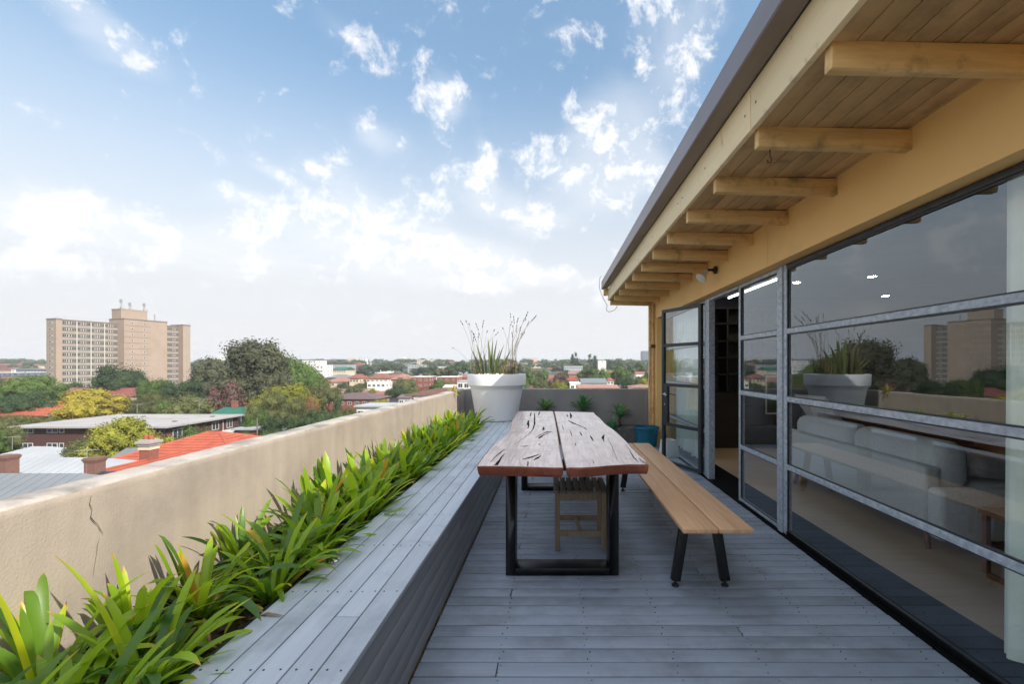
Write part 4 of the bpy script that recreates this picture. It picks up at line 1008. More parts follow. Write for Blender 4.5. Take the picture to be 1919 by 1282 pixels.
_wm = {}
def win_mesh(w, h, panes=2, key=None):
    k = (round(w, 2), round(h, 2), panes)
    if k not in _wm:
        b = MB(); f = min(.09, h * .12); b.mi = 0
        b.box(-w / 2, w / 2, -.06, .02, -h / 2, -h / 2 + f); b.box(-w / 2, w / 2, -.06, .02, h / 2 - f, h / 2)
        xs_ = [-w / 2 + (w - f) * i / panes for i in range(panes + 1)]
        for x in xs_: b.box(x, x + f, -.055, .02, -h / 2 + f, h / 2 - f)
        b.mi = 1
        for p, q in zip(xs_[:-1], xs_[1:]): b.box(p + f, q, -.025, .015, -h / 2 + f, h / 2 - f)
        _wm[k] = b.mesh('window', ['winframe', 'winglass'])
    return _wm[k]
def add_win(par, x, y, z, w, h, rz=0, panes=2): return link('window', win_mesh(w, h, panes), par, (x, y, z), (0, 0, rz))

def roof_geo(b, kind, x0, x1, y0, y1, ez, rz, courses=0, lip=.11):
    """roof above the eave rectangle, as real slopes with a thickness; returns gable triangles to be walled"""
    th = .14
    def slope(A, B, C, D):            # A,B along the eave, C,D at the ridge (C above B)
        A, B, C, D = map(Vector, (A, B, C, D)); n_ = max(1, courses)
        for i in range(n_):
            t0, t1 = i / n_, (i + 1) / n_
            p, q, r, s = A.lerp(D, t0), B.lerp(C, t0), B.lerp(C, t1), A.lerp(D, t1); up = Vector((0, 0, lip if courses else 0))
            b.poly([p + up, q + up, r, s])
            if courses: b.poly([p - Vector((0, 0, .02)), q - Vector((0, 0, .02)), q + up, p + up])
    if kind == 'hip':
        w, d = x1 - x0, y1 - y0
        if w >= d: R0, R1 = (x0 + d / 2, (y0 + y1) / 2, rz), (x1 - d / 2, (y0 + y1) / 2, rz)
        else: R0, R1 = ((x0 + x1) / 2, y0 + w / 2, rz), ((x0 + x1) / 2, y1 - w / 2, rz)
        a, c, d_, e = (x0, y0, ez), (x1, y0, ez), (x1, y1, ez), (x0, y1, ez)
        if w >= d: slope(a, c, R1, R0); slope(c, d_, R1, R1); slope(d_, e, R0, R1); slope(e, a, R0, R0)
        else: slope(a, c, R0, R0); slope(c, d_, R1, R0); slope(d_, e, R1, R1); slope(e, a, R0, R1)
        caps = [(R0, R1), (a, R0), (e, R0) if w >= d else (c, R0), (c, R1) if w >= d else (e, R1), (d_, R1)]
    elif kind == 'gable_x':
        m = (y0 + y1) / 2; slope((x0, y0, ez), (x1, y0, ez), (x1, m, rz), (x0, m, rz)); slope((x1, y1, ez), (x0, y1, ez), (x0, m, rz), (x1, m, rz)); caps = [((x0, m, rz), (x1, m, rz))]
        for x in (x0 + .3, x1 - .3): b.poly([(x, y0 + .3, ez + .01), (x, y1 - .3, ez + .01), (x, m, rz - .12)])
    elif kind == 'gable_y':
        m = (x0 + x1) / 2; slope((x1, y0, ez), (x1, y1, ez), (m, y1, rz), (m, y0, rz)); slope((x0, y1, ez), (x0, y0, ez), (m, y0, rz), (m, y1, rz)); caps = [((m, y0, rz), (m, y1, rz))]
        for y in (y0 + .3, y1 - .3): b.poly([(x0 + .3, y, ez + .01), (x1 - .3, y, ez + .01), (m, y, rz - .12)])
    elif kind == 'flat':
        b.box(x0, x1, y0, y1, ez, ez + .28); caps = []
    elif kind == 'skillion':
        b.poly([(x0, y0, ez), (x1, y0, ez), (x1, y1, rz), (x0, y1, rz)]); b.poly([(x0, y1, rz - .2), (x1, y1, rz - .2), (x1, y0, ez - .2), (x0, y0, ez - .2)]); b.poly([(x0, y0, ez - .2), (x1, y0, ez - .2), (x1, y0, ez), (x0, y0, ez)]); caps = []
    if kind in ('hip', 'gable_x', 'gable_y'):
        b.poly([(x0, y1, ez - .001), (x1, y1, ez - .001), (x1, y0, ez - .001), (x0, y0, ez - .001)])
        for p, q, r, s in (((x0, y0), (x1, y0), 0, 0), ((x1, y0), (x1, y1), 0, 0), ((x1, y1), (x0, y1), 0, 0), ((x0, y1), (x0, y0), 0, 0)): b.bar((p[0], p[1], ez - .06), (q[0], q[1], ez - .06), .13)
    return caps
def building(name, label, cat, x0, x1, y0, y1, eave, ridge, kind, wall, roof, win=None, group=None, courses=0, base=None, over=.45, chim=None, wsize=(1.3, 1.1), sides=True, cap=None, seam=0):
    cx, cy = (x0 + x1) / 2, (y0 + y1) / 2; base = base if base is not None else ground(cx, cy) - .3
    t = thing(name, uniq(label), cat, (cx, cy, base), 0, group); ox, oy = cx, cy
    top = eave - (.005 if kind != 'flat' else .0)
    MB().box(x0 - ox, x1 - ox, y0 - oy, y1 - oy, 0, top - base - .004).build('wall', wall, t)
    b = MB(); caps = roof_geo(b, kind, x0 - over - ox, x1 + over - ox, y0 - over - oy, y1 + over - oy, eave - base, ridge - base, courses)
    rf = b.build('roof', roof, t)
    if cap:
        b = MB()
        for p, q in caps: b.tube([Vector(p) + Vector((0, 0, .04)), Vector(q) + Vector((0, 0, .04))], .13, 6)
        b.build('ridge_cap', cap, rf)
    if seam and kind in ('gable_x', 'hip'):
        b = MB(); X0, X1, Y0 = x0 - over - ox, x1 + over - ox, y0 - over - oy; m = (y0 + y1) / 2 - oy; xx = X0 + seam
        dd = m - Y0
        while xx < X1:
            t_ = 1.0
            if kind == 'hip' and (x1 - x0) >= (y1 - y0): t_ = min(1, (xx - X0) / dd, (X1 - xx) / dd)
            if t_ > .1: b.bar((xx, Y0, eave - base + .02), (xx, Y0 + dd * t_, eave - base + (ridge - eave) * t_ + .02), .04)
            xx += seam
        if b.v: tag(b.build('seam', roof, rf), kind='stuff')
    if win:
        cols, rows = win; W_, H_ = x1 - x0, eave - base; fh = min(2.9, H_ / max(1, rows))
        for r in range(rows):
            z = H_ - 1.35 - r * 2.85
            if z < .6: break
            for c in range(cols): add_win(t, x0 - ox + W_ * (c + .5) / cols, y0 - oy, z, min(wsize[0], W_ / cols * .75), wsize[1])
            if sides:
                n = max(1, int((y1 - y0) / 4)); sx = x1 if cx < 0 else x0
                for c in range(n): add_win(t, sx - ox, y0 - oy + (y1 - y0) * (c + .5) / n, z, min(wsize[0], 1.6), wsize[1], PI / 2 if cx < 0 else -PI / 2)
    for (hx, hy, hz0, hz1, w) in (chim or []):
        b = MB(); b.box(hx - w / 2 - ox, hx + w / 2 - ox, hy - w / 2 - oy, hy + w / 2 - oy, hz0 - base, hz1 - base - .22); b.box(hx - w / 2 - .1 - ox, hx + w / 2 + .1 - ox, hy - w / 2 - .1 - oy, hy + w / 2 + .1 - oy, hz1 - base - .22, hz1 - base)
        b.build('chimney', 'red_brick', rf if False else t)
    return t
def front(name, label, cat, px0, px1, Y, depth, ye, yr, kind, wall, roof, **k):
    """building whose front stands at distance Y between two bearings; eave and ridge heights from the same view"""
    yr_z = zof(yr, Y + depth / 2) if yr is not None else zof(ye, Y)
    return building(name, label, cat, xof(px0, Y), xof(px1, Y), Y, Y + depth, zof(ye, Y), yr_z, kind, wall, roof, **k)

# ---- the tower block
TA = Vector((-222.7, 200.0)); D1 = Vector((.3, .954)).normalized(); D2 = Vector((.954, -.3)).normalized()
tg = G0 - .2
tw = thing('tower_block', 'twelve storey tan brick residential tower block with a taller central stair tower and antennas', 'building', (TA.x, TA.y, tg), math.atan2(D1.y, D1.x))
# local frame: x along the facade (D1), y points away from the camera (-D2); D2 is local -y
def tbox(n, a0, a1, b0, b1, z0, z1, m, par=tw): return MB().box(a0, a1, -b1, -b0, z0 - tg, z1 - tg).build(n, m, par)
tbox('end_wall', 2.95, 5.0, -7, 0, tg, 21.9, 'tan_brick')
tbox('wing', 5.002, 25.9, -7, -.45, tg, 21.6, 'tan_dark')
tbox('central_block', 25.902, 44.9, -7, 4.1, tg, 24.0, 'tan_brick')
tbox('wing', 44.902, 53.5, -7, -.45, tg, 22.4, 'tan_dark')
tbox('end_block', 53.502, 57.3, -7, 3.0, tg, 23.3, 'tan_brick')
tbox('penthouse', 26.4, 37.6, -6, 1.0, 24.31, 29.0, 'tan_brick')
for (a0, a1, b1, z) in ((2.85, 5.0, .15, 21.9), (5.02, 25.7, -.3, 21.65), (25.8, 45.0, 4.25, 24.0), (45.02, 53.3, -.3, 22.42), (53.4, 57.4, 3.15, 23.3), (26.3, 37.7, 1.1, 29.0)):
    tbox('parapet_band', a0, a1, -7.1 if z < 28 else -6.1, b1, z + .002, z + .55, 'tan_dark' if z != 29 else 'tan_brick')
rowz = [20.7 - 2.87 * k for k in range(12)]
FH = 2.87
bay = (25.7 - 5.1) / 4
def strip(w, n, name='window_strip'):
    k = ('s', round(w, 2), n)
    if k not in _wm:
        b = MB(); b.mi = 0; b.box(-w / 2, w / 2, -.10, .0, -.72, -.62); b.box(-w / 2, w / 2, -.10, 0, .52, .62)
        groups = [(0, .22), (.30, .40), (.52, .62), (.70, 1.0)]
        edges = [-w / 2]
        for g0, g1 in groups:
            b.mi = 0
            g0_, g1_ = -w / 2 + w * g0, -w / 2 + w * g1
            if g0_ > edges[-1] + .01: b.box(edges[-1], g0_, -.08, 0, -.62, .52)
            b.mi = 1; m = max(1, int((g1 - g0) / .1)); b.box(g0_, g1_, -.03, 0, -.62, .52); edges.append(g1_)
            b.mi = 0
            for q in range(1, m): xq = g0_ + (g1_ - g0_) * q / m; b.box(xq - .04, xq + .04, -.07, -.031, -.62, .52)
        _wm[k] = b.mesh(name, ['strip_frame', 'winglass'])
    return _wm[k]
for r, z in enumerate(rowz):
    for c in range(4):
        link('window_strip', strip(bay * .86, 4), tw, (5.1 + bay * (c + .5), .449, z - tg))
    for c in range(2): link('window_strip', strip(3.6, 4), tw, (44.9 + 2.2 + c * 4.2, .449, z - tg + .5))
    for (a, w) in ((4.4, 1.5), (2.4, .5)): add_win(tw, 2.95, a, z - tg - .2, w, .95, -PI / 2, 1)
    if r < 9:
        for a in (29.3, 34.6): add_win(tw, a, -4.1, z - tg + 1.7, .9, .8, 0, 1)
    add_win(tw, 55.3, -3.0, z - tg + .6, .8, .8, 0, 1)
    tbox('floor_band', 5.02, 25.7, -.449, -.36, z - 1.62, z - 1.30, 'concrete_band'); tbox('floor_band', 44.95, 53.3, -.449, -.36, z - 1.12, z - .8, 'concrete_band')
    if r < 10: tbox('floor_band', 25.7, 37.0, 4.101, 4.16, z + .35, z + .52, 'tan_dark')
for c in range(1, 4): tbox('pier', 5.1 + bay * c - .18, 5.1 + bay * c + .18, -.45, -.2, tg, 21.6, 'concrete_band')
tbox('pier', 44.95, 45.3, -.45, -.2, tg, 22.4, 'concrete_band')
for (a, b_, h) in ((26.8, .3, 4.6), (30.8, -.3, 3.5), (36.6, .3, 4.0)):
    b = MB(); z0 = 29.56 - tg
    b.tube([(a, -b_, z0), (a, -b_, z0 + h)], .12, 6)
    for q in range(5):
        an = q * 1.26; b.box(a + .42 * math.cos(an) - .13, a + .42 * math.cos(an) + .13, -b_ + .42 * math.sin(an) - .1, -b_ + .42 * math.sin(an) + .1, z0 + h - 1.9, z0 + h - .1)
        b.bar((a, -b_, z0 + h - 1), (a + .42 * math.cos(an), -b_ + .42 * math.sin(an), z0 + h - 1), .08)
    b.bar((a, -b_, z0 + h * .55), (a + 1.7, -b_, z0), .1); b.bar((a, -b_, z0 + h * .45), (a - .6, -b_, z0), .1)
    b.box(a - .35, a + .35, -b_ - .3, -b_ + .3, z0, z0 + .9); tag(b.build('antenna', 'antenna', tw), kind=None)
b = MB(); b.tube([(41, -1, 24.55 - tg), (41, -1, 28.2 - tg)], .28, 8); b.build('flue', 'antenna', tw)
b = MB()
for a in range(3, 58, 3):
    zt = 22.45 if a < 26 else (24.55 if a < 45 else 23.0)
    bb = -.0 if a < 26 else (-3.9 if a < 45 else 0.5)
    b.bar((a, bb, zt - tg), (a, bb, zt + .9 - tg), .07)
    if a not in (24, 42, 45): b.bar((a, bb, zt + .85 - tg), (a + 3, bb, zt + .85 - tg), .05)
tag(b.build('roof_railing', 'antenna', tw), kind='stuff')

# ---- the brown brick flats
fb = building('brick_flats', 'two storey dark brown brick flats with a broad pale flat roof', 'building', -91.6, -66.5, 78, 96, -9.35, 0, 'flat', 'brown_brick', 'flatroof', over=1.0)
fx, fy, fz = fb.location
for (a, c, z0, z1, n) in ((33, 63, 803, 812, 3), (88, 109, 803, 811, 2), (112, 121, 803.5, 811, 1), (34, 62, 831, 840, 3), (88, 108, 831, 840, 2), (111, 120, 831, 840, 1)):
    add_win(fb, (xof(a, 78) + xof(c, 78)) / 2 - fx, 78 - fy, (zof(z0, 78) + zof(z1, 78)) / 2 - fz, (c - a) / FPX * 78, (z1 - z0) / FPX * 78 * 1.1, 0, n)
for (ya, yb, zc, h) in ((79.4, 81.4, -10.75, 1.7), (88.5, 90.3, -10.6, 1.5), (92.5, 94.1, -10.6, 1.7), (83.5, 85.2, -13.4, 1.4)): add_win(fb, -66.5 - fx, (ya + yb) / 2 - fy, zc - fz, yb - ya, h, PI / 2, 2)
b = MB(); b.tube([(-66.35 - fx, 91.3 - fy, 0), (-66.35 - fx, 91.3 - fy, 5.1)], .06, 6); b.build('downpipe', 'winframe', fb)
b = MB(); b.tube([(xof(167, 78) - fx, 77.9 - fy, 0), (xof(167, 78) - fx, 77.9 - fy, 5.1)], .06, 6); b.build('downpipe', 'brown_brick', fb)
MB().box(-86 - fx, -71 - fx, 86.2 - fy, 88.3 - fy, 5.43, 5.47).build('light_well', 'brown_brick', fb)
for (a, c, d_) in ((-86.3, -86, 0), (-71, -70.7, 0)): MB().box(a - fx, c - fx, 86 - fy, 88.5 - fy, 5.43, 5.75).build('well_kerb', 'flatroof', fb)
MB().box(-86 - fx, -71 - fx, 88.3 - fy, 88.6 - fy, 5.43, 5.85).build('well_kerb', 'flatroof', fb)
for (x, y) in ((-83, 92), (-77, 83), (-70, 84), (-69, 92)): MB().box(x - fx - .3, x - fx + .3, y - fy - .3, y - fy + .3, 5.43, 5.85).build('vent', 'brown_brick', fb)
MB().box(-66.49 - fx, -65.2 - fx, 89.5 - fy, 95 - fy, 2.3, 2.6).build('balcony', 'offwhite', fb)
MB().box(-65.25 - fx, -65.19 - fx, 89.5 - fy, 95 - fy, 2.6, 3.3).build('balcony_front', 'offwhite', fb)

# ---- near roofs, lower left
building('metal_roof_house', 'house with a pale hipped metal roof in front of the brown brick flats', 'house', xof(-60, 60), xof(118, 60), 58, 68, -11.9, -9.9, 'hip', 'offwhite', 'metal_light', seam=.9)
building('metal_roof_house', 'house with a wide pale grey hipped metal roof between the two brick chimneys', 'house', xof(-150, 48), xof(236, 48), 45, 56, -11.0, -8.9, 'hip', 'cream', 'metal_light', seam=.9)
building('metal_roof_house', 'nearest house with a mid grey metal roof just beyond the left parapet', 'house', xof(-260, 38), xof(196, 38), 36, 45, -10.4, -8.3, 'hip', 'cream', 'metal_mid', seam=.9)
building('skillion_shed', 'dark flat sheet of roof beside the nearest grey roof', 'shed', xof(140, 41), xof(196, 41), 41, 43.2, -9.6, -8.85, 'skillion', 'brown_brick', 'metal_dark')
building('metal_roof_house', 'small grey blue gabled metal roof behind the orange roof and the white-topped chimney', 'house', xof(215, 56), xof(345, 56), 55, 61, -10.6, -9.2, 'gable_x', 'cream', 'metal_mid', seam=.9)
building('orange_roof_house', 'house with a bright orange tiled hipped roof rising behind the left parapet', 'house', -52.5, -37.5, 53.5, 67, -10.1, -7.55, 'hip', 'red_brick', 'orange_tile', courses=11, cap='orange_tile')
building('orange_roof_wing', 'lower orange tiled gabled wing whose long ridge runs towards the parapet', 'house', -49, -39.4, 40, 53.4, -10.9, -9.0, 'gable_y', 'red_brick', 'orange_tile', courses=9, cap='orange_tile')
def chimney(label, px, Y, ybase, ytop, w, white=False, pots=1):
    x = xof(px, Y); z0, z1 = zof(ybase, Y) - 1.0, zof(ytop, Y); t = thing('chimney', label, 'chimney', (x, Y, z0)); h = z1 - z0; m = 'cream' if white else 'red_brick'
    b = MB(); b.box(-w / 2, w / 2, -w / 2, w / 2, 0, h * .62); b.build('stack', 'red_brick', t)
    b = MB(); b.box(-w * .56, w * .56, -w * .56, w * .56, h * .621, h * .68); b.build('band', m, t)
    b = MB(); n = 4; p = [(-w * .52, 0), (w * .52, 0)]
    for q, (s0, za, zb) in enumerate(((.50, .681, .74), (.60, .741, .80), (.72, .801, .86), (.55, .861, .90))): b.box(-w * s0, w * s0, -w * s0, w * s0, h * za, h * zb)
    b.build('crown', 'flatroof' if white else 'brown_tile', t)
    b = MB()
    for q in range(pots): cx_ = (q - (pots - 1) / 2) * w * .5; b.tube([(cx_, 0, h * .90), (cx_, 0, h)], w * .22, 10)
    b.build('chimney_pot', 'orange_tile', t)
chimney('red brick chimney with a white moulded crown and orange pot beside the orange ridge', 279, 50, 866, 817, 1.15, True, 2)
def plainchim(label, px, Y, ybase, ytop, w):
    x = xof(px, Y); z0, z1 = zof(ybase, Y) - .8, zof(ytop, Y); h = z1 - z0; t = thing('chimney', label, 'chimney', (x, Y, z0))
    MB().box(-w / 2, w / 2, -w / 2, w / 2, 0, h - .45).build('stack', 'old_brick', t)
    for q in range(4):
        s = w / 2 + (.04, .09, .13, .05)[q]; MB().box(-s, s, -s, s, h - .449 + q * .112, h - .449 + (q + 1) * .112 - .001).build('course', 'old_brick', t)
plainchim('corbelled brown brick chimney at the left edge above the grey roofs', 12, 45, 884, 853, 1.2)
plainchim('corbelled brown brick chimney in the middle of the grey metal roofs', 178, 43.5, 884, 857, 1.05)
# TV antennas
for (px, Y, yb, yt, lb) in ((163, 43, 884, 842, 'TV antenna on a thin mast beside the brown brick chimney'), (257, 82, 779, 757, 'TV antenna on a thin mast on the flat roof, left one'), (373, 92, 777, 750, 'TV antenna on a thin mast on the flat roof, right one'), (23, 70, 836, 818, 'TV antenna at the left edge in front of the brown flats')):
    x, z0, z1 = xof(px, Y), zof(yb, Y) - .6, zof(yt, Y); t = thing('tv_antenna', lb, 'antenna', (x, Y, z0), .4); h = z1 - z0
    b = MB(); b.tube([(0, 0, 0), (0, 0, h)], .03, 6); b.build('mast', 'antenna', t)
    b = MB(); b.bar((-.9, 0, h - .1), (.9, 0, h - .1), .035)
    for q in range(7): b.bar((-.8 + q * .26, -.45 + q * .03, h - .1), (-.8 + q * .26, .45 - q * .03, h - .1), .02)
    b.build('yagi', 'antenna', t)
# ---- named buildings further off
front('orange_roof_house', 'large house with a bright orange hipped roof beside the yellow tree', 'house', -40, 84, 112, 18, 779, 752, 'hip', 'red_brick', 'orange_tile', courses=10, cap='orange_tile')
front('gabled_house', 'pale gabled house end between the orange roof and the yellow tree', 'house', 92, 134, 106, 10, 778, 764, 'gable_y', 'cream', 'metal_light')
front('long_red_roof_building', 'long low building with a dusky red metal roof in front of the tower', 'building', 107, 268, 150, 10, 742, 727, 'gable_x', 'cream', 'redmetal', win=(9, 1))
front('green_roof_house', 'red brick house with a green metal roof and a white window', 'house', 398, 470, 104, 9, 776, 763, 'gable_x', 'red_brick', 'green_roof', win=(2, 1), wsize=(3.0, 2.6), chim=[(xof(437, 108), 108.5, -9, zof(752, 108), 1.0)])
front('garden_shed', 'low shed with a pale grey flat roof below the green roofed house', 'shed', 440, 530, 80, 5, 806, None, 'flat', 'red_brick', 'metal_light', base=-13.5)
front('brick_house', 'long low brick house with a purple grey tiled hip roof behind the parapet', 'house', 606, 704, 150, 13, 748, 736, 'hip', 'red_brick', 'slate_tile', courses=8, win=(7, 1))
front('grey_flat_roof_house', 'low house with a pale grey flat roof just over the parapet edge', 'house', 668, 735, 100, 8, 763, None, 'flat', 'offwhite', 'metal_light', win=(4, 1))
front('white_flat_roof_house', 'white flat roofed building with one dark doorway behind the purple grey roof', 'building', 690, 748, 190, 12, 732, None, 'flat', 'offwhite', 'offwhite', win=(3, 1), over=.1)
front('white_flat_roof_house', 'long low pale blue-white roof directly above the purple grey roof', 'building', 640, 690, 200, 14, 733, None, 'flat', 'offwhite', 'metal_light', over=.3)
front('brown_roof_house', 'house with a reddish brown tiled roof and white chimney touching the far parapet end', 'house', 762, 862, 130, 15, 741, 727, 'hip', 'offwhite', 'brown_tile', win=(5, 1), courses=6)
front('white_cottage', 'small white cottage with a dark door at the left end of the brown roof', 'house', 747, 768, 128, 8, 745, 739, 'gable_x', 'offwhite', 'slate_tile', win=(2, 1))
front('white_terrace_house', 'white two storey house with small windows below the pink roofs', 'house', 688, 722, 205, 9, 717, None, 'flat', 'offwhite', 'offwhite', win=(4, 3), over=.1)
front('cream_house', 'cream two storey house with a red hipped roof', 'house', 655, 672, 230, 12, 709, 701, 'hip', 'cream', 'red_tile', win=(3, 2))
front('pink_roof_house', 'broad pink tiled hip roof left of the cream two storey house', 'house', 607, 652, 232, 14, 716, 706, 'hip', 'cream', 'pink_tile', win=(4, 1))
front('pink_roof_house', 'broad reddish tiled hip roof above the white two storey house', 'house', 686, 727, 236, 16, 709, 700, 'hip', 'cream', 'red_tile', win=(5, 2))
front('pink_roof_house', 'pinkish tiled hip roof with a lit peach wall right of the white house', 'house', 733, 764, 228, 14, 711, 701, 'hip', 'pink_tile', 'pink_tile', win=(3, 2))
front('small_orange_roof_house', 'small orange roof peeping out between the green tree and the yellow-green tree', 'house', 528, 556, 170, 9, 719, 713, 'hip', 'red_brick', 'orange_tile')
front('red_brick_flats', 'red brick block of flats with a white roof edge and framed windows, nearer the parapet', 'building', 771, 804, 232, 14, 707, None, 'flat', 'red_brick', 'offwhite', win=(3, 3), over=.15)
front('red_brick_flats', 'red brick block of flats with a white roof edge, closest to the white pot', 'building', 819, 856, 240, 14, 707, None, 'flat', 'red_brick', 'offwhite', win=(3, 3), over=.15)
front('grey_garage', 'small white building with grey garage doors beside the white pot', 'building', 857, 880, 170, 10, 716, None, 'flat', 'offwhite', 'greywall', win=(2, 2), wsize=(2.2, 1.6), over=.2)
front('white_tent_roof', 'low white curved looking roof in front of the right red brick flats', 'shed', 832, 856, 175, 8, 726, 721, 'gable_x', 'offwhite', 'offwhite')
front('white_modern_building', 'tall narrow white modern house right of the bright green tree', 'building', 593, 606, 330, 14, 685, None, 'flat', 'offwhite', 'offwhite', win=(2, 4), over=.1)
front('white_modern_building', 'pale stepped apartment building on the slope above the bright green tree', 'building', 566, 592, 420, 20, 676, None, 'flat', 'offwhite', 'greywall', win=(5, 4), over=.1)
front('grey_apartments', 'grey glassy apartment building with a flat roof right of the white houses', 'building', 612, 650, 430, 20, 684, None, 'flat', 'greywall', 'metal_light', win=(8, 3), over=.1)
front('green_roof_hall', 'hall with a pale green roof in the middle distance', 'building', 622, 648, 360, 16, 693, 688, 'gable_x', 'cream', 'green_roof', win=(6, 1))
front('dark_office_block', 'dark blue office block with a taller core on the skyline', 'building', 697, 736, 700, 30, 678, None, 'flat', 'bluegrey', 'bluegrey', win=(8, 5), over=.1)
front('grey_concrete_building', 'pale grey concrete building with a sloping side left of the pot', 'building', 764, 788, 450, 22, 684, None, 'flat', 'greywall', 'greywall', win=(4, 4), over=.1)
front('skyline_tower', 'sunlit white tower on the skyline between tan tower and tallest gum tree', 'building', 406, 425, 1150, 30, 666, None, 'flat', 'offwhite', 'offwhite', win=(5, 5), over=.1)
front('skyline_tower', 'sunlit cream tower on the skyline above the middle of the left parapet', 'building', 652, 662, 1150, 30, 671, None, 'flat', 'cream', 'cream', win=(3, 5), over=.1)
front('skyline_tower', 'distant pale slab tower on the skyline right of the dark office block', 'building', 751, 757, 1250, 20, 669, None, 'flat', 'offwhite', 'offwhite', win=(2, 5), over=.1)
front('skyline_tower', 'distant grey-blue tower on the skyline touching the yellow wall end', 'building', 1205, 1215, 1400, 40, 658, None, 'flat', 'bluegrey', 'bluegrey', win=(3, 5), over=.1)
front('white_apartments', 'long white apartment building with a bright roof edge above the far parapet', 'building', 1057, 1092, 400, 18, 687, None, 'flat', 'greywall', 'offwhite', win=(8, 3), over=.2)
front('orange_wall_house', 'house with a lit orange wall below the long white apartments', 'house', 1066, 1083, 300, 10, 701, 697, 'gable_x', 'orange_tile', 'pink_tile', win=(3, 1))
front('long_dark_roof_hall', 'long hall with a dark grey sheet roof and white wall above the far parapet', 'building', 1090, 1136, 225, 14, 718, 709, 'gable_x', 'offwhite', 'metal_mid', win=(10, 1))
front('white_cube_building', 'plain white cube building standing among dark trees on the rise', 'building', 1121, 1136, 520, 20, 676, None, 'flat', 'offwhite', 'greywall', win=(1, 1), over=.1)
front('white_shop', 'low white building with a dark opening directly over the far parapet', 'building', 1068, 1088, 180, 10, 719, None, 'flat', 'offwhite', 'offwhite', win=(2, 1), over=.1)
front('pink_roof_row', 'low row of pale pink roofs along the top of the far parapet', 'house', 1085, 1158, 150, 10, 727, 721, 'gable_x', 'offwhite', 'pink_tile', win=(6, 1))
front('pale_roof_house', 'pale pink roof at the right end of the far parapet', 'house', 1186, 1230, 150, 10, 726, 720, 'hip', 'offwhite', 'pink_tile')
front('small_red_roof_house', 'small red roof right of the long dark roofed hall', 'house', 1138, 1150, 240, 8, 713, 707, 'hip', 'offwhite', 'red_tile', win=(2, 1))
front('small_orange_roof_house', 'small orange roof among trees beside the yellow wall end', 'house', 1192, 1208, 320, 9, 700, 697, 'gable_x', 'offwhite', 'orange_tile')
front('dark_warehouse', 'long dark warehouse with a thin white roof edge left of the tower', 'building', 30, 90, 420, 40, 692, None, 'flat', 'bluegrey', 'metal_light', win=(10, 1), over=.3)
front('dark_warehouse', 'low dark building with a white strip at the left edge of the view', 'building', -30, 28, 330, 30, 699, None, 'flat', 'bluegrey', 'offwhite', win=(6, 1), over=.3)
up = thing('utility_pole', 'grey timber utility pole standing before the dark weeping tree', 'pole', (xof(482, 76), 76, G0)); b = MB(); b.tube([(0, 0, 0), (0, 0, zof(783, 76) - G0)], .13, 8, .1); b.build('shaft', 'wirepole', up); MB().box(-.9, .9, -.06, .06, 5.6, 5.72).build('crossarm', 'wirepole', up)

# ---- trees
def folmat(name, c1, c2, c3=None):
    m = bpy.data.materials.new(name); m.use_nodes = True; N, L = m.node_tree.nodes, m.node_tree.links; p = N['Principled BSDF']
    t = N.new('ShaderNodeTexCoord'); oi = N.new('ShaderNodeObjectInfo'); n1 = N.new('ShaderNodeTexNoise'); n1.inputs['Scale'].default_value = 5; n1.inputs['Detail'].default_value = 3; L.new(t.outputs['Object'], n1.inputs[0])
    n2 = N.new('ShaderNodeTexNoise'); n2.inputs['Scale'].default_value = 60; n2.inputs['Detail'].default_value = 2; L.new(t.outputs['Object'], n2.inputs[0])
    a = N.new('ShaderNodeMath'); a.operation = 'ADD'; L.new(n1.outputs['Fac'], a.inputs[0]); L.new(n2.outputs['Fac'], a.inputs[1])
    r = N.new('ShaderNodeMapRange'); r.inputs[1].default_value = .75; r.inputs[2].default_value = 1.25; L.new(a.outputs[0], r.inputs[0])
    mx = N.new('ShaderNodeMix'); mx.data_type = 'RGBA'; L.new(r.outputs[0], mx.inputs[0]); mx.inputs[6].default_value = c4(c1); mx.inputs[7].default_value = c4(c2)
    h = N.new('ShaderNodeHueSaturation'); L.new(mx.outputs[2], h.inputs['Color'])
    v = N.new('ShaderNodeMapRange'); v.inputs[3].default_value = .78; v.inputs[4].default_value = 1.25; L.new(oi.outputs['Random'], v.inputs[0]); L.new(v.outputs[0], h.inputs['Value'])
    L.new(h.outputs[0], p.inputs['Base Color']); p.inputs['Roughness'].default_value = .75; p.inputs['Specular IOR Level'].default_value = .2
    return m
FOL = {'dark': folmat('dark_foliage', (.026, .052, .022), (.055, .088, .034)), 'green': folmat('green_foliage', (.045, .085, .022), (.095, .145, .035)), 'olive': folmat('olive_foliage', (.065, .078, .028), (.125, .135, .05)),
       'yellowgreen': folmat('yellow_green_foliage', (.12, .14, .022), (.26, .26, .035)), 'yellow': folmat('yellow_foliage', (.24, .20, .025), (.36, .31, .045)), 'brown': folmat('brown_foliage', (.13, .075, .035), (.24, .14, .065)),
       'gum': folmat('grey_green_foliage', (.055, .066, .036), (.105, .112, .062)), 'plum': folmat('plum_foliage', (.085, .045, .04), (.15, .08, .07))}
MT['bark'] = mat('brown_bark', (.10, .075, .055), (.06, .045, .035), .95, 4); MT['palebark'] = mat('pale_bark', (.46, .41, .37), (.30, .26, .23), .9, 3); MT['core'] = FOL['dark']
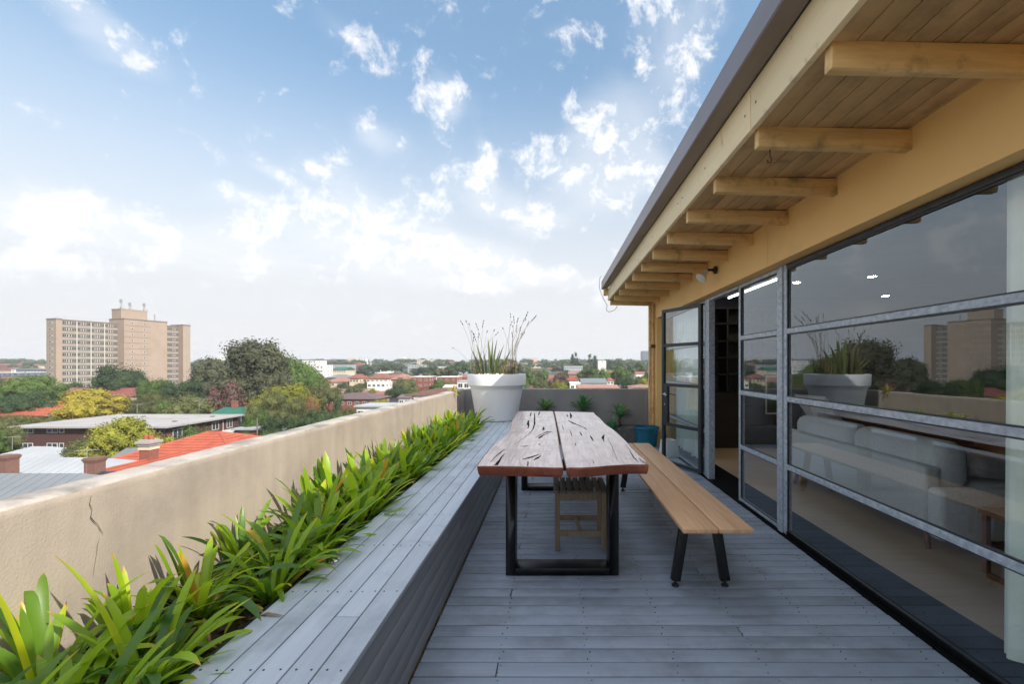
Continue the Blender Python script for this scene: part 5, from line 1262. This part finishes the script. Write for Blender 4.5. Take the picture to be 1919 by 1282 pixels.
def crown_mesh(kind, seed, n, size):
    R = random.Random(seed); b = MB(); lobes = []
    if kind == 'round':
        for i in range(22):
            a = i * 2.399; h = R.uniform(.10, .95); rr = .36 * math.sqrt(max(.05, 1 - ((h - .5) / .55) ** 2)) * R.uniform(.7, 1.12); lobes.append((Vector((math.cos(a) * rr, math.sin(a) * rr, .16 + h * .70)), R.uniform(.07, .17)))
        lobes.append((Vector((0, 0, .55)), .30))
    elif kind == 'gum':
        for i in range(30):
            a = i * 2.399 + R.uniform(-.3, .3); h = (i / 30) ** .8; rr = (.41 - .30 * h ** 2) * R.uniform(.55, 1.1) if i < 27 else .1; lobes.append((Vector((math.cos(a) * rr, math.sin(a) * rr, .26 + h * .62)), R.uniform(.06, .14)))
        lobes.append((Vector((0, 0, .55)), .17))
    elif kind == 'low':
        for i in range(22):
            a = i * 2.399; rr = .43 * math.sqrt((i + .5) / 22); lobes.append((Vector((math.cos(a) * rr, math.sin(a) * rr, .36 + .34 * (1 - (rr / .45) ** 2) * R.uniform(.7, 1.15))), R.uniform(.07, .16)))
    elif kind == 'column':
        for i in range(12): h = i / 11; lobes.append((Vector((R.uniform(-.05, .05), R.uniform(-.05, .05), .08 + h * .82)), .20 * (1 - .75 * h ** 1.6) + .03))
    elif kind == 'pine':
        for i in range(10): a = i * 2.4; h = R.uniform(.5, .95); rr = .26 * (1 - (h - .5)); lobes.append((Vector((math.cos(a) * rr, math.sin(a) * rr, h)), R.uniform(.09, .15)))
        for i in range(6): a = i * 1.1; lobes.append((Vector((math.cos(a) * .25, math.sin(a) * .25, R.uniform(.15, .4))), .13))
    elif kind == 'weep':
        for i in range(18): a = i * 2.399; h = R.uniform(.0, 1); rr = .38 * math.sqrt(max(.1, 1 - (h - .35) ** 2)) * R.uniform(.7, 1); lobes.append((Vector((math.cos(a) * rr, math.sin(a) * rr, .14 + h * .72)), R.uniform(.09, .15)))
        lobes.append((Vector((0, 0, .5)), .30))
    tot = sum(r * r for _, r in lobes); zs = 1.0
    for c, r in lobes:
        # dark inner mass so that the crown is not hollow
        st = len(b.v); k1, k2 = 8, 5; ri = r * .74
        for i in range(k2 + 1):
            for j_ in range(k1):
                th, ph = PI * i / k2, 2 * PI * j_ / k1; d = Vector((math.sin(th) * math.cos(ph), math.sin(th) * math.sin(ph), math.cos(th))); d *= ri * (1 + .35 * noise.noise((c + d) * 9)); b.v.append(tuple(c + d))
        for i in range(k2):
            for j_ in range(k1): a_, c_ = st + i * k1 + j_, st + i * k1 + (j_ + 1) % k1; b.face((a_, a_ + k1, c_ + k1, c_))
        for _ in range(int(n * r * r / tot)):
            d = Vector((R.gauss(0, 1), R.gauss(0, 1), R.gauss(0, 1) + .25)).normalized(); q = r * (R.uniform(.70, 1.12) if R.random() < .76 else R.uniform(1.08, 1.5))
            p = c + d * q * (1 + .25 * noise.noise((c + d * r) * 12)); s = size * R.uniform(.6, 1.3)
            nn = (d + Vector((R.uniform(-1, 1), R.uniform(-1, 1), R.uniform(-.6, 1))) * .75).normalized(); u = nn.orthogonal().normalized(); u = Matrix.Rotation(R.uniform(0, 6.28), 3, nn) @ u; w = nn.cross(u)
            if kind == 'weep': w = (w + Vector((0, 0, -2.2))).normalized(); u = w.cross(nn).normalized() * .5; w = w * 1.9
            b.poly([p - u * s - w * s * .4, p + u * s * .2 - w * s * .8, p + u * s + w * s * .3, p - u * s * .1 + w * s * .8])
    return b.mesh('crown', FOL['green'])
def trunk_mesh(seed, fork=True, bare=False):
    R = random.Random(seed); b = MB(); 
    def branch(p, d, L_, r, lev):
        pts = [p]; 
        for i in range(4): d = (d + Vector((R.uniform(-1, 1), R.uniform(-1, 1), R.uniform(-.2, .6))) * .16).normalized(); pts.append(pts[-1] + d * L_ / 4)
        b.tube(pts, r, 7 if lev == 0 else 5, r * .55, cap=lev > 1)
        if lev < (4 if bare else 2):
            for k in range(3 if lev < 2 else 2 + bare):
                a = R.uniform(0, 6.28); sp = R.uniform(.45, .85); dd = (d + Vector((math.cos(a), math.sin(a), .1)) * sp).normalized(); branch(pts[-1 if k else -2], dd, L_ * R.uniform(.6, .8), r * .5, lev + 1)
    branch(Vector((0, 0, -.02)), Vector((0, 0, 1)), .30, .030 if not bare else .024, 0)
    return b.mesh('trunk', 'palebark' if bare else 'bark', smooth='all')
CR = {}
for kd in ('round', 'gum', 'low', 'column', 'pine', 'weep'):
    CR[kd, 'hi'] = [crown_mesh(kd, 100 + s, 9000, .0125) for s in range(3 if kd in ('round', 'gum', 'low') else 1)]
    CR[kd, 'mid'] = [crown_mesh(kd, 200 + s, 2400, .022) for s in range(3 if kd in ('round', 'gum', 'low') else 1)]
TRK = [trunk_mesh(5), trunk_mesh(6)]; BARE = [trunk_mesh(s, bare=True) for s in (11, 12)]
KNAME = {'round': 'rounded tree', 'gum': 'spreading tree', 'low': 'broad tree', 'column': 'conical tree', 'pine': 'tall pine', 'weep': 'drooping tree'}
CNAME = {'dark': 'dark green', 'green': 'mid green', 'olive': 'olive green', 'yellowgreen': 'yellowish', 'yellow': 'yellow autumn', 'brown': 'brown autumn', 'gum': 'greyish', 'plum': 'plum coloured'}
def tree(px, ytop, wpx, Y, kind, col, label=None, q='hi', dep=1.0, hz=None):
    x = xof(px, Y); g = ground(x, Y); h = zof(ytop, Y) - g; w = wpx / FPX * Y
    if h < 2.0: h = 2.0
    lb = label or uniq(f"{CNAME[col]} {KNAME[kind]} {landmark(px)}" + (', close' if Y < 110 else (', midway' if Y < 260 else ', far off')))
    t = thing('tree', lb, 'tree', (x, Y, g - .1), rnd.uniform(0, 6.28), 'trees of the suburb')
    o = link('crown', rnd.choice(CR[kind, q]), t, (0, 0, 0), None, (w / .98, w * dep / .98, h / .98))
    if kind == 'low': o.scale.z = h / .80
    if kind == 'gum': o.scale = (w / .84, w * dep / .84, h / .93)
    if kind == 'column': o.scale.x = o.scale.y = w / .46
    if kind == 'pine': o.scale.x = o.scale.y = w / .72
    o.material_slots[0].link = 'OBJECT'; o.material_slots[0].material = FOL[col]
    if Y < 400: s = min(h, w * 1.4); link('trunk', rnd.choice(TRK), t, (0, 0, 0), None, (s, s, h * 1.0))
    return t
def bare(px, ytop, wpx, Y, label):
    x = xof(px, Y); g = ground(x, Y); h = zof(ytop, Y) - g; w = wpx / FPX * Y; t = thing('bare_tree', label, 'tree', (x, Y, g), rnd.uniform(0, 6.28), 'trees of the suburb')
    link('trunk', BARE[0 if px > 420 else 1], t, None, None, (w * .95, w * .95, h * 1.05))
    o = link('twigs', CR['gum', 'mid'][0], t, (0, 0, 0), None, (w * .9, w * .9, h * .98)); o.material_slots[0].link = 'OBJECT'; o.material_slots[0].material = FOL['plum']
    # thin, see-through twigs: keep only a sparse part of the leaf faces
    me = bpy.data.meshes.new('twigs'); src = CR['gum', 'mid'][0]; b = MB(); R = random.Random(px)
    for p in src.polygons:
        if p.index % 1 == 0 and R.random() < .38 and len(p.vertices) == 4 and p.area < .0022: b.poly([src.vertices[i].co * 1.0 for i in p.vertices])
    o.data = b.mesh('twigs', FOL['plum']); return t
T = tree
T(485, 638, 140, 130, 'gum', 'gum', 'tallest spreading grey-green gum tree on the left skyline'); T(455, 690, 60, 126, 'round', 'gum'); T(515, 690, 66, 124, 'round', 'gum')
T(396, 671, 78, 150, 'gum', 'gum'); T(425, 684, 60, 140, 'round', 'gum'); T(556, 675, 96, 150, 'low', 'green', 'broad bright green tree right of the tallest gum tree'); T(590, 700, 50, 145, 'round', 'green')
T(610, 716, 60, 135, 'low', 'olive'); T(228, 677, 100, 160, 'round', 'dark', 'dense dark evergreen tree in front of the middle of the tower'); T(262, 695, 40, 162, 'round', 'dark'); T(196, 700, 46, 158, 'round', 'dark')
T(30, 700, 90, 128, 'round', 'green'); T(78, 704, 74, 132, 'gum', 'green'); T(-20, 706, 70, 128, 'round', 'green'); T(108, 718, 44, 175, 'round', 'dark'); T(140, 716, 40, 175, 'low', 'dark'); T(60, 735, 90, 118, 'low', 'dark'); T(100, 748, 60, 122, 'round', 'dark'); T(10, 738, 80, 116, 'round', 'dark')
T(173, 729, 112, 108, 'gum', 'yellow', 'bright yellow autumn tree in front of the long red roof'); T(150, 740, 60, 104, 'round', 'yellow', 'smaller yellow autumn tree merging into the bright yellow one')
T(288, 705, 60, 140, 'round', 'green'); T(343, 708, 72, 138, 'round', 'dark'); T(270, 738, 64, 118, 'weep', 'olive'); T(305, 735, 50, 120, 'round', 'olive'); T(358, 742, 84, 112, 'low', 'olive'); T(320, 748, 50, 110, 'round', 'green'); T(395, 738, 50, 118, 'round', 'dark')
T(250, 742, 40, 125, 'round', 'dark'); T(385, 712, 70, 145, 'round', 'gum'); T(440, 735, 60, 128, 'round', 'dark')
bare(433, 708, 62, 116, 'bare purplish tree with a forked white trunk above the green roof'); bare(400, 722, 40, 114, 'smaller bare tree with pale limbs left of the forked white trunk')
T(535, 716, 118, 104, 'low', 'yellowgreen', 'wide yellow-green tree above the dark drooping tree'); T(505, 733, 84, 92, 'weep', 'olive'); T(545, 745, 70, 90, 'weep', 'olive'); T(575, 738, 54, 98, 'round', 'brown'); T(600, 760, 56, 92, 'round', 'dark'); T(632, 745, 24, 96, 'column', 'dark'); T(655, 762, 46, 98, 'round', 'olive')
T(480, 765, 50, 84, 'round', 'green'); T(520, 775, 70, 80, 'round', 'dark'); T(565, 775, 60, 84, 'round', 'dark'); T(610, 782, 50, 84, 'round', 'dark'); T(640, 770, 40, 90, 'round', 'green'); T(690, 755, 54, 112, 'low', 'olive'); T(715, 745, 34, 130, 'round', 'yellowgreen')
T(455, 790, 34, 82, 'round', 'dark'); T(512, 806, 64, 74, 'low', 'green', 'light green shrub tree on the parapet edge right of the pole'); T(455, 812, 40, 74, 'low', 'green')
T(232, 783, 110, 61, 'gum', 'yellowgreen', 'large yellow-green tree in front of the brown flats'); T(285, 808, 90, 62, 'round', 'yellowgreen', 'rounder yellow-green tree behind the white-topped chimney'); T(160, 818, 74, 64, 'low', 'olive'); T(200, 812, 60, 60, 'round', 'yellowgreen'); T(362, 792, 74, 66, 'round', 'green'); T(335, 815, 60, 64, 'round', 'dark')
T(5, 782, 60, 72, 'round', 'olive'); T(30, 775, 70, 96, 'low', 'olive'); T(80, 782, 70, 98, 'low', 'olive'); T(-15, 800, 50, 70, 'round', 'green'); T(105, 786, 60, 100, 'low', 'olive')
T(-40, 770, 60, 100, 'round', 'green'); T(640, 713, 30, 210, 'round', 'dark'); T(665, 722, 40, 200, 'low', 'olive'); T(682, 712, 26, 215, 'round', 'dark'); T(700, 727, 30, 185, 'round', 'yellowgreen'); T(760, 703, 48, 200, 'round', 'olive'); T(745, 722, 46, 180, 'low', 'dark'); T(830, 709, 40, 190, 'round', 'green'); T(775, 732, 40, 160, 'low', 'green')
T(625, 724, 40, 180, 'round', 'olive'); T(590, 722, 50, 140, 'low', 'olive'); T(800, 733, 26, 150, 'round', 'brown')
T(735, 680, 62, 480, 'low', 'dark', q='mid'); T(686, 683, 44, 460, 'round', 'dark', q='mid'); T(610, 676, 28, 560, 'round', 'dark', q='mid'); T(650, 676, 24, 600, 'round', 'dark', q='mid'); T(800, 682, 60, 420, 'round', 'dark', q='mid'); T(832, 688, 50, 380, 'low', 'olive', q='mid'); T(860, 680, 60, 360, 'low', 'dark', q='mid')
T(1077, 661, 17, 520, 'pine', 'dark', 'tall dark pine tree on the skyline above the far parapet', q='mid'); T(1110, 664, 22, 540, 'pine', 'dark', 'lower dark pine with a flat separate top on the skyline', q='mid'); T(1106, 686, 54, 280, 'round', 'green'); T(1128, 693, 40, 270, 'low', 'green'); T(1164, 683, 48, 250, 'round', 'green', 'rounded bluish green tree above the right end of the far parapet'); T(1183, 703, 40, 190, 'round', 'dark'); T(1205, 704, 40, 200, 'round', 'yellowgreen'); T(1140, 696, 26, 300, 'low', 'yellow')
T(1003, 690, 34, 260, 'round', 'olive'); T(990, 697, 40, 230, 'low', 'green'); T(1018, 689, 26, 300, 'round', 'green'); T(1034, 706, 34, 200, 'round', 'plum'); T(1050, 698, 34, 260, 'round', 'plum'); T(1048, 714, 40, 170, 'low', 'yellowgreen'); T(1015, 712, 40, 180, 'low', 'olive'); T(980, 712, 30, 170, 'round', 'green'); T(1060, 712, 24, 185, 'round', 'green')
T(1190, 675, 50, 420, 'round', 'dark', q='mid'); T(1222, 690, 40, 260, 'round', 'green'); T(1150, 672, 46, 560, 'round', 'dark', q='mid'); T(1093, 676, 30, 520, 'round', 'dark', q='mid'); T(905, 690, 60, 300, 'round', 'dark', q='mid'); T(940, 692, 60, 280, 'low', 'dark', q='mid')
# fill: houses and trees across the plain and up the rise
R = random.Random(77)
placed = []
def free(px, Y, r):
    for (a, y_, rr) in placed:
        if abs(a - px) < (r + rr) and abs(math.log(Y / y_)) < .035: return False
    return True
walls = ['offwhite', 'cream', 'red_brick', 'greywall', 'offwhite', 'pink_tile']; roofs = ['red_tile', 'pink_tile', 'brown_tile', 'metal_light', 'metal_mid', 'slate_tile', 'orange_tile', 'metal_light', 'red_tile']
RN = {'red_tile': 'red', 'pink_tile': 'pink', 'brown_tile': 'brown', 'metal_light': 'pale grey', 'metal_mid': 'mid grey', 'slate_tile': 'purple-grey', 'orange_tile': 'orange', 'offwhite': 'white', 'greywall': 'grey'}
WN = {'offwhite': 'white', 'cream': 'cream', 'red_brick': 'brick', 'greywall': 'grey', 'pink_tile': 'pinkish', 'bluegrey': 'dark blue-grey'}
n = 0
for _ in range(1600):
    if n >= 115: break
    u = R.random(); Y = 170 * (1500 / 170) ** u; px = R.uniform(-30, 1225)
    if 75 < px < 370 and Y > 190: continue
    if px < 600 and Y < 210: continue
    w = R.uniform(8, 17) * (1 + Y / 1100); wp = w / Y * FPX
    if not free(px, Y, wp / 2): continue
    x = xof(px, Y); g = ground(x, Y); placed.append((px, Y, wp / 2)); n += 1
    wl, rf = R.choice(walls), R.choice(roofs); two = R.random() < (.35 if Y < 500 else .7); big = Y > 450 and R.random() < .35
    if big:
        hh = R.uniform(6, 11) if Y < 900 else R.uniform(7, 15); wl = R.choice(['offwhite', 'greywall', 'cream', 'bluegrey', 'greywall'])
        building('distant_block', f'{WN[wl]} flat roofed block {landmark(px)}, far off', 'building', x - w / 2, x + w / 2, Y, Y + w * .7, g + hh, 0, 'flat', wl, R.choice(['offwhite', 'greywall', 'metal_light']), group='distant buildings', over=.2, win=(max(2, int(w / 4)), max(1, int(hh / 3))), sides=False, wsize=(1.8, 1.4))
    else:
        e = g + (5.6 if two else 3.2) + R.uniform(-.2, .4)
        building('suburban_house', f'{WN[wl]} house with a {RN[rf]} roof {landmark(px)}, ' + ('midway' if Y < 300 else 'far off'), 'house', x - w / 2, x + w / 2, Y, Y + w * R.uniform(.6, .9), e, e + R.uniform(1.8, 2.8), R.choice(['hip', 'hip', 'gable_x', 'gable_y']), wl, rf, group='houses of the suburb', win=(max(2, int(w / 4)), 2 if two else 1) if Y < 500 else None, sides=Y < 300)
m = 0
for _ in range(3000):
    if m >= 185: break
    u = R.random(); Y = 150 * (1600 / 150) ** (u ** .85); px = R.uniform(-40, 1230)
    if 75 < px < 370 and Y > 185: continue
    if px > 600 and Y < 190: continue
    h = R.uniform(5, 10) if Y < 450 else R.uniform(7, 13); w = h * R.uniform(.8, 1.5) * (1 + Y / 1400)
    x = xof(px, Y); g = ground(x, Y); wp = w / Y * FPX
    if not free(px, Y, wp * .12): continue
    placed.append((px, Y, wp * .15)); m += 1
    col = R.choice(['dark', 'dark', 'dark', 'green', 'olive', 'gum', 'green', 'dark', 'olive', 'yellowgreen' if Y < 400 else 'dark', 'brown' if Y < 350 else 'gum'])
    T(px, 685 - (g + h - EYE) / Y * FPX, wp, Y, R.choice(['round', 'round', 'low', 'gum']), col, q='mid')
# the wooded far slope reads as one mass
b = MB(); R = random.Random(15); src = [crown_mesh('round', 301, 260, .05), crown_mesh('low', 302, 260, .05), crown_mesh('gum', 303, 260, .05)]
sv = [[v.co.copy() for v in m_.vertices] for m_ in src]; sf = [[tuple(p.vertices) for p in m_.polygons] for m_ in src]
for _ in range(420):
    Y = 560 * (1650 / 560) ** R.random(); px = R.uniform(-60, 1235)
    if 80 < px < 365: continue
    x = xof(px, Y); g = ground(x, Y); h = R.uniform(7, 13); w = h * R.uniform(1.0, 1.8); q = R.randrange(3); n0 = len(b.v); cs, sn = math.cos(_), math.sin(_)
    b.v += [(x + (v.x * cs - v.y * sn) * w, Y + (v.x * sn + v.y * cs) * w, g + v.z * h) for v in sv[q]]
    for f in sf[q]: b.face([n0 + i for i in f])
o = b.build('distant_woodland', FOL['dark']); tag(o, 'hazy wooded slope of far off trees along the horizon', 'woodland', kind='stuff')
# shrubs and gardens as one undergrowth
b = MB(); R = random.Random(5)
for _ in range(26000):
    Y = 34 * (420 / 34) ** R.random(); px = R.uniform(-60, 1230); x = xof(px, Y); cn = noise.noise(Vector((x * .05, Y * .05, 0)))
    if cn < -.05: continue
    g = ground(x, Y); p = Vector((x, Y, g + R.uniform(.1, 2.4) * (.5 + cn))); s = .18 + Y * .0022
    nn = Vector((R.uniform(-1, 1), R.uniform(-1, 1), R.uniform(.2, 1))).normalized(); u_ = nn.orthogonal().normalized() * s; w_ = nn.cross(u_)
    b.poly([p - u_, p - w_, p + u_, p + w_])
o = b.build('garden_undergrowth', FOL['green']); tag(o, 'low green garden undergrowth between the houses', 'undergrowth', kind='stuff')

# ---- the air: thin even haze round everything
b = MB().box(-2900, 900, -400, 2900, -17, 62)
hz_ = b.build('haze', 'ground'); hz_['kind'] = 'stuff'
mh = bpy.data.materials.new('haze_air'); mh.use_nodes = True; mh.node_tree.nodes.clear()
vo = mh.node_tree.nodes.new('ShaderNodeVolumePrincipled'); mo = mh.node_tree.nodes.new('ShaderNodeOutputMaterial')
vo.inputs['Color'].default_value = (.86, .90, .96, 1); vo.inputs['Density'].default_value = 0.00024; mh.node_tree.links.new(vo.outputs[0], mo.inputs['Volume'])
hz_.data.materials[0] = mh
